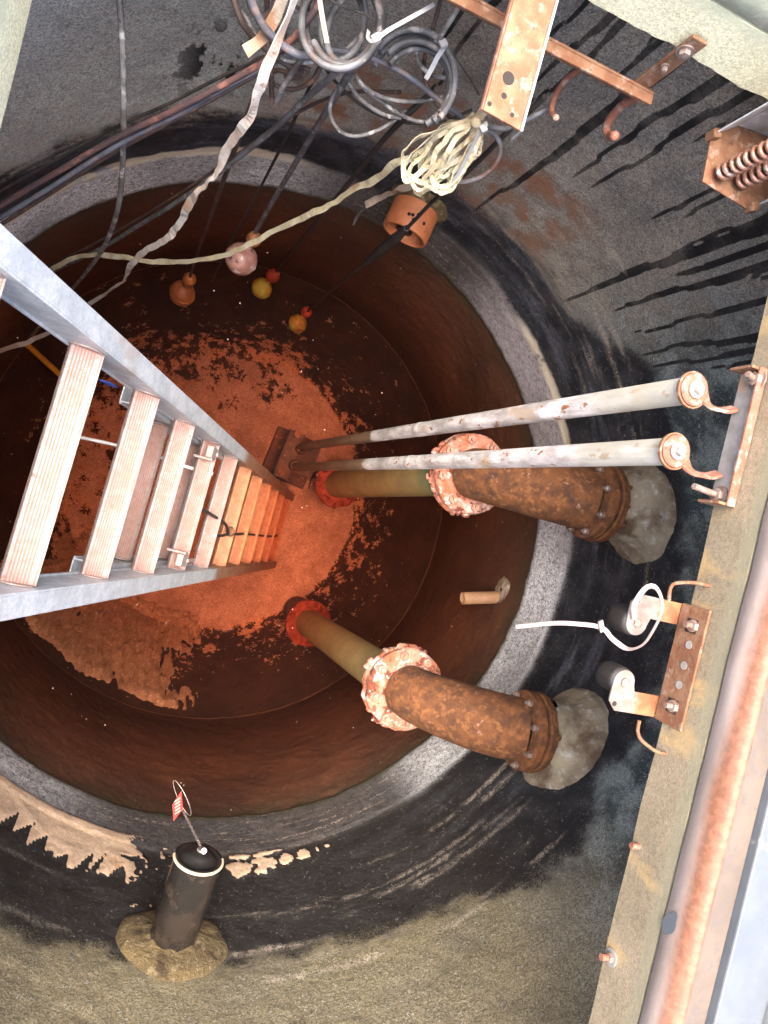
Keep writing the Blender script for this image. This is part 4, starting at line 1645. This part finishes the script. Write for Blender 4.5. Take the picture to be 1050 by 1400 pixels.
# spring housing hanging in the corner
SH = thing("spring_box", "open metal spring housing hanging in the hatch corner", "spring housing", (.40, .86, 1.6))
zs_ = 1.600
poly = [atz(u, v, zs_) for u, v in ((973, 186), (961, 248), (1024, 287), (1062, 268), (1075, 195), (1010, 172))]
b = MB()
b.prism(poly, (0, 0, -.004))
b.build("base_plate", M['rust_pale'], SH, .001)


def wall_plate(p, q, name, m, h0=.0, h1=.36, th=.003):
    t = (q - p).normalized()
    nn = V((-t.y, t.x, 0)) * th
    bb = MB()
    bb.prism([p + V((0, 0, h0)), q + V((0, 0, h0)), q + nn + V((0, 0, h0)), p + nn + V((0, 0, h0))], (0, 0, h1))
    return bb.build(name, m, SH, .0008)


wall_plate(poly[0], poly[5], "side_plate", M['housing'])
wall_plate(poly[5], poly[4], "side_plate", M['housing'])
wall_plate(poly[4], poly[3], "side_plate", M['housing'])
wall_plate(poly[2].lerp(poly[3], .3), poly[3], "side_plate", M['housing'])
b = MB()
pc = poly[0]
b.box(pc + V((0, 0, .004)), V((.008, .003, 0)), V((-.003, .008, 0)), V((0, 0, .012)))
b.build("corner_lug", M['rust_pale'], SH, .002)
b = MB()
pc = poly[2]
b.box(pc + V((.002, .004, .004)), V((.008, .003, 0)), V((-.003, .008, 0)), V((0, 0, .010)))
b.build("corner_lug", M['rust_pale'], SH, .002)
for (u, v) in ((981, 239), (1008, 251)):
    c = atz(u, v, zs_)
    b = MB()
    pts = []
    turns = 17
    for i in range(turns * 14):
        a = 2 * math.pi * i / 14
        pts.append(c + V((math.cos(a) * .0125, math.sin(a) * .0125, .006 + .0155 * i / 14)))
    b.tube(pts, .0048, 6)
    b.build("spring", M['copper'], SH)
    b = MB()
    b.tube([c, c + V((0, 0, .3))], .0055, 8)
    b.build("spring_core", M['dark_iron'], SH)


# ------------------------------------------------------------------ cables, straps, floats
def cable(name, label, pts, r, mat, cat="cable", group="cables", k=6, parent=None, n=8):
    b = MB()
    pp = smooth_path([atd(*p) if not isinstance(p, V) else p for p in pts], k)
    b.tube(pp, r, n)
    o = b.build(name, mat, parent)
    if parent is None:
        tag(o, label, cat, group)
    return o


cable("cable", "plum-coloured cable sweeping down left from the coils, upper of two", [(452, -25, 1.12), (425, 22, 1.16), (390, 62, 1.22), (340, 97, 1.27), (240, 150, 1.36), (160, 188, 1.42), (60, 246, 1.48), (-40, 305, 1.5)], .0060, M['plum_cable'])
cable("cable", "blue-grey cable running from the rope hank across to the left edge", [(640, 168, 1.42), (612, 146, 1.38), (545, 96, 1.32), (480, 72, 1.27), (420, 70, 1.25), (365, 90, 1.29), (240, 158, 1.38), (160, 199, 1.44), (60, 262, 1.5), (-40, 322, 1.5)], .0054, M['blue_cable'])
cable("cable", "third thin brown cable lying along the plum cable towards the left edge", [(360, 97, 1.33), (240, 163, 1.42), (150, 212, 1.5), (60, 270, 1.56), (-40, 333, 1.6)], .0048, M['brown_cable'])
cable("cable", "pale scuffed cable dropping straight down from the top edge at left", [(162, -20, 1.28), (167, 60, 1.32), (169, 150, 1.40), (167, 235, 1.55), (160, 290, 1.72), (142, 338, 2.0), (118, 372, 2.35), (96, 398, 2.68), (72, 425, 2.9), (40, 462, 3.2)], .0062, M['grey_cable2'])
cable("cable", "grey cable slanting from the coils down behind the ladder rail", [(470, 85, 1.27), (455, 103, 1.31), (415, 138, 1.42), (370, 180, 1.55), (290, 243, 1.8), (230, 284, 2.0), (180, 314, 2.2), (130, 344, 2.4), (60, 376, 2.6), (-20, 410, 2.7)], .0066, M['grey_cable'])
cable("cable", "short blue-grey cable bowing under the strap left of the coils", [(338, -20, 1.1), (346, 8, 1.12), (362, 38, 1.15), (386, 62, 1.18), (412, 76, 1.2), (436, 72, 1.22)], .0072, M['blue_cable'])
cable("cable", "dark brown cable arching down left of the white strap", [(316, -20, 1.15), (322, 8, 1.17), (332, 32, 1.19), (348, 52, 1.22), (372, 74, 1.25), (398, 92, 1.28), (412, 100, 1.3)], .0056, M['brown_cable'])
cable("cable", "brown looped cable end at the top edge beside the strap", [(338, -15, 1.2), (344, 12, 1.2), (356, 24, 1.21), (372, 14, 1.22), (380, -15, 1.22)], .0065, M['plum_cable'])
cable("cable", "black cable hanging from the top edge left of the strap", [(364, -20, 1.3), (366, 20, 1.3), (372, 60, 1.32), (371, 100, 1.35), (372, 136, 1.4)], .0055, M['brown_cable'])
cable("cable", "stubby grey cable tail hanging below the left coils", [(416, 74, 1.24), (402, 96, 1.28), (388, 118, 1.32), (377, 141, 1.36)], .0058, M['grey_cable'])
cable("cable", "dark cable loop hanging low under the left coils", [(408, 78, 1.3), (412, 98, 1.32), (400, 104, 1.33), (382, 96, 1.34), (368, 104, 1.36), (378, 117, 1.38), (402, 122, 1.38), (425, 112, 1.36), (438, 92, 1.34), (440, 70, 1.32)], .0046, M['brown_cable'])
cable("cable", "rust-stained rope dropping onto the coils beside the flat bar", [(640, -20, 1.12), (622, 18, 1.16), (606, 44, 1.2), (600, 58, 1.22)], .0046, M['grey_cable2'], "rope")


for i, (lab, pts, r, m) in enumerate((
        ("thin black cable fanning from the coils to the left edge above the plum cable", [(470, 70, 1.3), (400, 72, 1.3), (330, 92, 1.36), (230, 142, 1.46), (150, 178, 1.54), (60, 228, 1.6), (-40, 284, 1.62)], .0034, 'black_cable'),
        ("thin dark cable crossing from the tied coil to the ladder rail", [(548, 126, 1.42), (470, 128, 1.48), (400, 158, 1.6), (320, 214, 1.8), (240, 268, 2.0), (150, 322, 2.3), (70, 362, 2.55)], .0038, 'brown_cable'),
        ("thin black cable hanging steeply between the first two floats", [(440, 84, 1.34), (418, 130, 1.5), (390, 190, 1.75), (352, 264, 2.15), (316, 330, 2.6), (290, 384, 3.1)], .0040, 'black_cable'),
        ("thin grey cable curling round the left coil bundle", [(330, 14, 1.2), (362, 66, 1.24), (396, 84, 1.27), (440, 82, 1.29), (478, 64, 1.28), (500, 30, 1.25), (496, -20, 1.2)], .0040, 'grey_cable2'),
        ("dark cable running up from the hank past the tied coil", [(640, 176, 1.44), (604, 150, 1.42), (584, 118, 1.4), (580, 84, 1.37), (590, 46, 1.33), (608, -20, 1.28)], .0042, 'brown_cable'),
        ("thin black cable sagging from the first coil to the hank", [(430, 60, 1.3), (452, 104, 1.38), (500, 148, 1.46), (556, 168, 1.5), (610, 164, 1.48), (645, 150, 1.44)], .0032, 'black_cable'),
        ("dark cable end poking left below the frayed strap end", [(424, 96, 1.34), (396, 86, 1.33), (372, 78, 1.33), (352, 82, 1.34), (340, 92, 1.36)], .0052, 'brown_cable'))):
    cable("cable", lab, pts, r, M[m])


# coils
def coil(label, loops, r, mat):
    T = thing("cable_coil", label, "cable coil", atd(*loops[0][0]), "coils of cable")
    for lp in loops:
        b = MB()
        b.tube(smooth_path([atd(*p) for p in lp], 7), r, 8)
        b.build("turn", mat, T)
    return T


def ell(cu, cv, ru, rv, a0, a1, d, rot=0.0, n=14, dd=0.0):
    out = []
    for i in range(n + 1):
        a = math.radians(a0 + (a1 - a0) * i / n)
        x, y = ru * math.cos(a), rv * math.sin(a)
        c, s = math.cos(rot), math.sin(rot)
        out.append((cu + x * c - y * s, cv + x * s + y * c, d + dd * i / n))
    return out


C1 = coil("grey-brown cable coil hanging at the top edge left of centre", [ell(466, 30, 54, 64, -175, 185, 1.16, .12), ell(473, 28, 50, 62, -170, 150, 1.18, .05), ell(478, 22, 40, 66, -120, 190, 1.20, .1), ell(470, 36, 50, 60, 0, 330, 1.22, .2), ell(452, 26, 46, 58, -160, 170, 1.24, -.1), ell(484, 40, 36, 52, -100, 220, 1.19, .3)], .0062, M['grey_cable'])
C2 = coil("tied grey cable coil hanging between the first coil and the flat bar",
          [ell(562, 110, 60, 70, -150, 40, 1.26, .15), ell(564, 112, 56, 64, -150, 50, 1.28, .15), ell(560, 116, 54, 60, -160, 60, 1.30, .1), ell(566, 114, 52, 58, -140, 40, 1.27, .1), ell(570, 118, 46, 52, -150, 55, 1.29, .1)], .0060, M['grey_cable'])
C3 = coil("slack thin grey cable loops hanging below the tied coil", [
    [(570, 66, 1.3), (572, 84, 1.33), (586, 100, 1.36), (604, 106, 1.38), (622, 106, 1.38)],
    [(474, 108, 1.34), (486, 128, 1.38), (506, 146, 1.42), (528, 158, 1.44), (548, 162, 1.45)],
    [(486, 104, 1.34), (502, 124, 1.38), (524, 140, 1.41), (546, 156, 1.44), (572, 166, 1.46), (600, 166, 1.46)],
    [(462, 118, 1.36), (452, 140, 1.40), (453, 162, 1.44), (466, 180, 1.47), (486, 186, 1.48), (512, 180, 1.48), (534, 168, 1.47), (556, 150, 1.45)],
    [(490, 112, 1.35), (516, 130, 1.38), (546, 138, 1.4), (580, 138, 1.41), (606, 132, 1.4)]], .0042, M['grey_cable2'])
C4 = coil("small grey cable loop hanging behind the rope hank", [
    [(656, 178, 1.38), (672, 180, 1.38), (684, 198, 1.4), (680, 220, 1.43), (664, 238, 1.46), (640, 248, 1.48), (612, 250, 1.5)],
    [(668, 172, 1.36), (690, 176, 1.34), (712, 168, 1.32), (735, 156, 1.3), (750, 148, 1.3), (756, 152, 1.3)]], .0052, M['grey_cable'])
cable("wire", "thin black tie wire strung from the first coil to the flat bar", [(440, -5, 1.14), (468, 8, 1.15), (500, 20, 1.15), (512, 28, 1.15)], .0018, M['black_cable'], "wire")
cable("wire", "thin black wire slanting down from the tied coil to the hank", [(620, 74, 1.25), (632, 92, 1.27), (645, 112, 1.3), (655, 130, 1.32)], .0015, M['black_cable'], "wire")


# webbing straps
def strap(label, pts, width, mat, tw, name="strap", group="webbing straps"):
    b = MB()
    pp = smooth_path([atd(*p) for p in pts], 7)
    n = len(pp)
    pp = [p + V((mn.noise(p * 22), mn.noise(p * 22 + V((9, 0, 0))), mn.noise(p * 22 + V((0, 9, 0))))) * .0045 for p in pp]
    width = [width * (.82 + .5 * abs(mn.noise(p * 14))) for p in pp]
    twl = [.7 * mn.noise(pp[i] * 9) + sum(a * math.sin(f * 6.283 * i / n + ph) for a, f, ph in tw) for i in range(n)]
    b.ribbon(pp, width, .0022, twl)
    return tag(b.build(name, mat), label, "strap", group)


strap("long white webbing strap twisting down from the top edge to the ladder", [(408, -20, 1.08), (392, 28, 1.11), (375, 70, 1.14), (362, 100, 1.17), (354, 122, 1.2), (347, 146, 1.24), (330, 176, 1.3), (308, 208, 1.4), (297, 236, 1.47), (281, 252, 1.54), (263, 272, 1.62), (246, 306, 1.75), (226, 328, 1.85), (200, 342, 1.95), (181, 360, 2.05), (170, 382, 2.2), (150, 398, 2.3), (128, 412, 2.4), (112, 424, 2.5), (88, 444, 2.6), (60, 458, 2.65), (30, 470, 2.7), (-20, 486, 2.75)], .0185, M['web_white'],
      [(.7, 1.7, .5), (.5, 4.3, 1.0)])
strap("cream strap sagging from the rope hank across to the ladder", [(640, 178, 1.38), (608, 206, 1.44), (566, 216, 1.5), (540, 224, 1.55), (512, 246, 1.64), (484, 258, 1.72), (456, 278, 1.8), (430, 291, 1.87), (385, 311, 2.0), (345, 332, 2.1), (305, 350, 2.2), (255, 357, 2.28), (212, 358, 2.33), (180, 354, 2.35), (140, 349, 2.38), (108, 350, 2.42), (84, 360, 2.46), (60, 374, 2.52), (20, 390, 2.6)], .0175, M['web_cream'], [(.5, 2.2, .2), (.35, 5.1, 1.0)])
strap("short frayed tan strap end beside the white strap at the top", [(392, -15, 1.13), (378, 18, 1.15), (364, 44, 1.17), (350, 58, 1.18), (334, 70, 1.19)], .022, M['web_dirty'], [(.3, 1.0, .2)])
strap("frayed pinkish strap end dangling above the orange pipe stub", [(616, 200, 1.55), (614, 222, 1.62), (604, 240, 1.7), (560, 258, 1.85) if False else (548, 258, 1.85), (522, 268, 1.95), (500, 280, 2.0)], .02, M['web_dirty'], [(.6, 1.6, .3)])

# hank of webbing
HK = thing("rope_hank", "gathered hank of cream webbing tied below the flat bar", "rope", atd(655, 165, 1.36), "webbing straps")
loopsL = [(548, 216, 570, 238, .25), (560, 236, 580, 252, .0), (566, 250, 588, 260, .15), (584, 254, 606, 258, .05), (576, 226, 604, 244, -.1), (596, 240, 622, 250, .1), (590, 222, 616, 236, .0), (610, 232, 632, 242, -.15), (600, 252, 618, 256, .2), (570, 214, 596, 230, .2), (582, 244, 612, 252, -.05), (552, 226, 590, 244, .5), (604, 218, 638, 226, .6), (586, 236, 600, 240, -.6), (562, 222, 614, 246, .9), (598, 206, 610, 216, .7), (556, 232, 566, 244, -.7)]
for i, (u0, v0, u1, v1, tw) in enumerate(loopsL[:13]):
    dz = 1.38 + .016 * (i % 5)
    k0 = (652 + rnd.uniform(-4, 4), 162 + rnd.uniform(-3, 4), 1.36)
    m0 = ((k0[0] * .45 + u0 * .55) - 8 + rnd.uniform(-12, 12), k0[1] * .55 + v0 * .45 - 7 + rnd.uniform(-8, 8), dz - .01)
    m1 = ((k0[0] * .5 + u1 * .5) + 12 + rnd.uniform(-4, 6), k0[1] * .5 + v1 * .5 + 2, dz + .02)
    bt = ((u0 + u1) / 2 - 4, max(v0, v1) + 4, dz + .05)
    pp = smooth_path([atd(*p) for p in (k0, m0, (u0, v0, dz + .04), bt, (u1, v1, dz + .05), m1, (k0[0] + 4, k0[1] + 6, 1.37))], 7)
    b = MB()
    pp = [p + V((mn.noise(p * 25 + V((i, 0, 0))), mn.noise(p * 25 + V((9, i, 0))), mn.noise(p * 25 + V((0, 9, i))))) * .012 for p in pp]
    b.ribbon(pp, rnd.uniform(.007, .0115), .0022, [tw + rnd.uniform(-.3, .3) + .9 * math.sin(q * rnd.uniform(.18, .24) + i * 1.7) for q in range(len(pp))])
    b.build("loop", M['web_cream'], HK)
b = MB()
kc = atd(653, 164, 1.358)
kd = (atd(600, 215, 1.42) - kc).normalized()
b.lathe(kc, kd, [(.004, -.004), (.011, 0), (.0125, .006), (.011, .012), (.004, .015)], 14, True, .2)
b.build("knot", M['web_cream'], HK)
b = MB()
pp = smooth_path([atd(*p) for p in ((653, 164, 1.36), (660, 150, 1.33), (668, 132, 1.28), (676, 112, 1.22))], 5)
b.ribbon(pp, .022, .003, [.2] * len(pp))
b.build("tail", M['web_cream'], HK)


# loose zip ties
def zip_tie(label, pts, head, mat, w=.0065):
    T = thing("zip_tie", label, "zip tie", atd(*pts[0]), "zip ties on the cables")
    b = MB()
    pp = smooth_path([atd(*p) for p in pts], 5)
    b.ribbon(pp, w, .0018, 0.2)
    b.build("strip", mat, T)
    if head:
        hp = atd(*head)
        b = MB()
        b.box(hp, ROT @ V((.006, .003, 0)), ROT @ V((-.003, .006, 0)), ROT @ V((0, 0, .004)))
        b.build("head", mat, T, .001)


zip_tie("white zip tie with its tail pointing up right from the first coil", [(504, 42, 1.12), (503, 52, 1.11), (511, 56, 1.12), (530, 42, 1.12), (560, 25, 1.11), (594, 6, 1.1)], (514, 53, 1.118), M['zip'])
zip_tie("white zip tie wrapped round the tied coil", [(596, 56, 1.24), (607, 62, 1.22), (598, 78, 1.23), (590, 94, 1.24), (582, 108, 1.25)], (606, 60, 1.215), M['zip'], .009)
zip_tie("long white zip tie slanting down beside the rope hank", [(666, 168, 1.33), (658, 178, 1.33), (646, 200, 1.36), (632, 228, 1.4), (616, 257, 1.44)], (661, 176, 1.325), M['zip'], .0085)
zip_tie("cream zip tie tail pointing down inside the first coil", [(435, -15, 1.1), (440, 20, 1.11), (447, 59, 1.12)], None, M['zip_cream'], .008)


# level floats on their cables
def float_switch(label, path, c, r, mat, wc, wr, wmat, cmat, cr=.0062):
    cc = atd(*c)
    T = thing("float_switch", label, "float", cc, "level floats on cables")
    wpt = atd(*wc)
    b = MB()
    pp = smooth_path([atd(*p) for p in path] + [wpt], 6)
    b.tube(pp, cr, 8)
    b.build("cable", cmat, T)
    b = MB()
    b.tube([wpt, wpt.lerp(cc, .5) + V((.004, 0, .0)), cc], .006, 8)
    b.build("cable_tail", cmat, T)
    ax_ = (wpt - cc).normalized()
    b = MB()
    prof = [(1e-4, -r)]
    for i in range(1, 14):
        a = math.pi * i / 14
        prof.append((r * math.sin(a), -r * math.cos(a)))
    prof += [(r * .30, r * .985), (r * .24, r * 1.12), (r * .12, r * 1.2), (1e-4, r * 1.2)]
    b.lathe(cc, ax_, prof, 24, True)
    f = b.build("bulb", mat, T)
    b = MB()
    b.tube([cc + (frame(ax_)[0] * math.cos(a) + frame(ax_)[1] * math.sin(a)) * r * 1.0 for a in [2 * math.pi * q / 28 for q in range(28)]], r * .035, 6, False, 0, True)
    b.build("seam", mat, f)
    b = MB()
    wx = frame(ax_)
    prof = [(1e-4, -wr)]
    for i in range(1, 10):
        a = math.pi * i / 10
        prof.append((wr * math.sin(a), -wr * math.cos(a) * 1.1))
    prof.append((1e-4, wr * 1.1))
    b.lathe(wpt, ax_, prof, 18, True)
    b.build("weight", wmat, T)
    return T


float_switch("dull orange float under water, leftmost of the floats", [(372, 70, 1.3), (352, 120, 1.38), (335, 166, 1.5), (300, 262, 2.0), (270, 345, 2.8)], (249, 401, 3.15), .058, M['float_orange'], (259, 382, 3.08), .030, M['float_orange'], M['brown_cable'])
float_switch("large pinkish scaled float hanging just above the water", [(486, 88, 1.28), (462, 126, 1.38), (420, 196, 1.68), (385, 255, 2.0), (352, 312, 2.38)], (330, 354, 2.5), .058, M['float_pink'], (347, 327, 2.44), .027, M['float_orange'], M['grey_cable'], .0075)
float_switch("yellow-green float under water with a red weight, middle one", [(588, 128, 1.4), (556, 158, 1.46), (520, 196, 1.6), (480, 246, 1.9), (432, 304, 2.5), (385, 362, 3.4)], (358, 394, 3.62), .054, M['float_yellow'], (373, 377, 3.55), .036, M['float_red'], M['black_cable'], .0068)
float_switch("small yellow float under water with a red weight, rightmost one", [(745, 132, 1.26), (700, 174, 1.38), (642, 232, 1.6), (590, 277, 1.85), (552, 316, 2.1), (500, 360, 2.55), (445, 404, 3.3)], (407, 442, 3.95), .053, M['float_yellow'], (419, 427, 3.88), .032, M['float_red'], M['black_cable'], .0058)
SL = thing("cable_sleeve", "thick black sleeve on the cable in front of the orange pipe stub", "sleeve", atd(530, 336, 2.25))
b = MB()
pp = smooth_path([atd(*p) for p in ((556, 312, 2.07), (536, 330, 2.22), (518, 345, 2.38), (500, 360, 2.55))], 5)
b.tube(pp, [.010 + .009 * math.sin(math.pi * min(1, i / (len(pp) - 1) * 1.1) * .9) for i in range(len(pp))], 10, True, .15)
b.build("sleeve", M['black_cable'], SL)
cable("cable", "tapered black cable end dangling left of the orange pipe stub", [(560, 232, 1.8), (528, 256, 1.92), (508, 276, 2.0), (496, 287, 2.03), (489, 295, 2.05), (483, 307, 2.07)], .0052, M['black_cable'])

# white tube and black rope on the ladder
cable("white_tube", "thin white tube passing between the ladder rungs", [(96, 593, 2.1), (106, 597, 2.1), (160, 609, 2.12), (215, 624, 2.15), (258, 639, 2.17), (291, 648, 2.18)], .0055, M['white_pvc'], "tube", None)
def on_ladder(k, s, h=.006):
    return LP0 + Ld * k + Lwd * (Lhalf * s) + Ln * h
TR = thing("tie_rope", "black rope tied round the lower ladder rungs", "rope", on_ladder(5, 0))
b = MB()
b.tube(smooth_path([on_ladder(3.6, -.02, -.02), on_ladder(4.3, -.16, .02), on_ladder(4.9, -.30), on_ladder(5.4, -.34), on_ladder(6.2, -.30), on_ladder(7.5, -.28), on_ladder(9, -.25), on_ladder(9.9, -.20), on_ladder(10.1, -.18, -.05)], 6), .0058, 8)
b.build("long_strand", M['black_cable'], TR)
b = MB()
b.tube(smooth_path([on_ladder(4.0, -.40, -.03), on_ladder(4.3, -.42), on_ladder(4.8, -.38), on_ladder(5.1, -.32, .012)], 6), .0058, 8)
b.build("short_strand", M['black_cable'], TR)
b = MB()
b.sphere(on_ladder(5.0, -.30, .008), .02, 10, 7, .5)
b.build("knot", M['rust_pale'], TR)

# sunken odds and ends behind the ladder
b = MB()
b.tube([atd(-60, 383, 2.95), atd(10, 447, 3.2), atd(118, 545, 3.75)], .0145, 14)
tag(b.build("yellow_pole", M['yellow']), "yellow plastic pole sunk under water behind the ladder", "pole")
b = MB()
b.box(atd(132, 551, 4.35), V((.055, -.03, 0)), V((.025, .05, 0)), V((0, 0, .02)))
tag(b.build("red_block", M['red'], None, .006), "red plastic block on the floor behind the top rungs", "block", "red scraps on the floor")
b = MB()
b.box(atd(262, 752, 4.42), V((.09, .015, 0)), V((-.01, .07, 0)), V((0, 0, .010)))
tag(b.build("red_plate", M['red'], None, .004), "red plate on the floor behind the middle rungs near the lower ladder rail", "plate", "red scraps on the floor")
for lab, pts, r in (("black angled scrap bar lying on the floor behind the ladder", [(92, 625, 4.45), (118, 636, 4.4), (140, 642, 4.38), (135, 655, 4.4), (118, 666, 4.45)], .028),
                    ("short black scrap lying near the lower ladder rail", [(64, 716, 4.45), (74, 728, 4.42), (92, 732, 4.45)], .024)):
    b = MB()
    pp = smooth_path([atd(*p) for p in pts], 3)
    b.tube(pp, [r * (.7 + .4 * rnd.random()) for _ in pp], 7, True, .2)
    tag(b.build("scrap_iron", M['dark_iron']), lab, "scrap", "scrap iron on the floor")
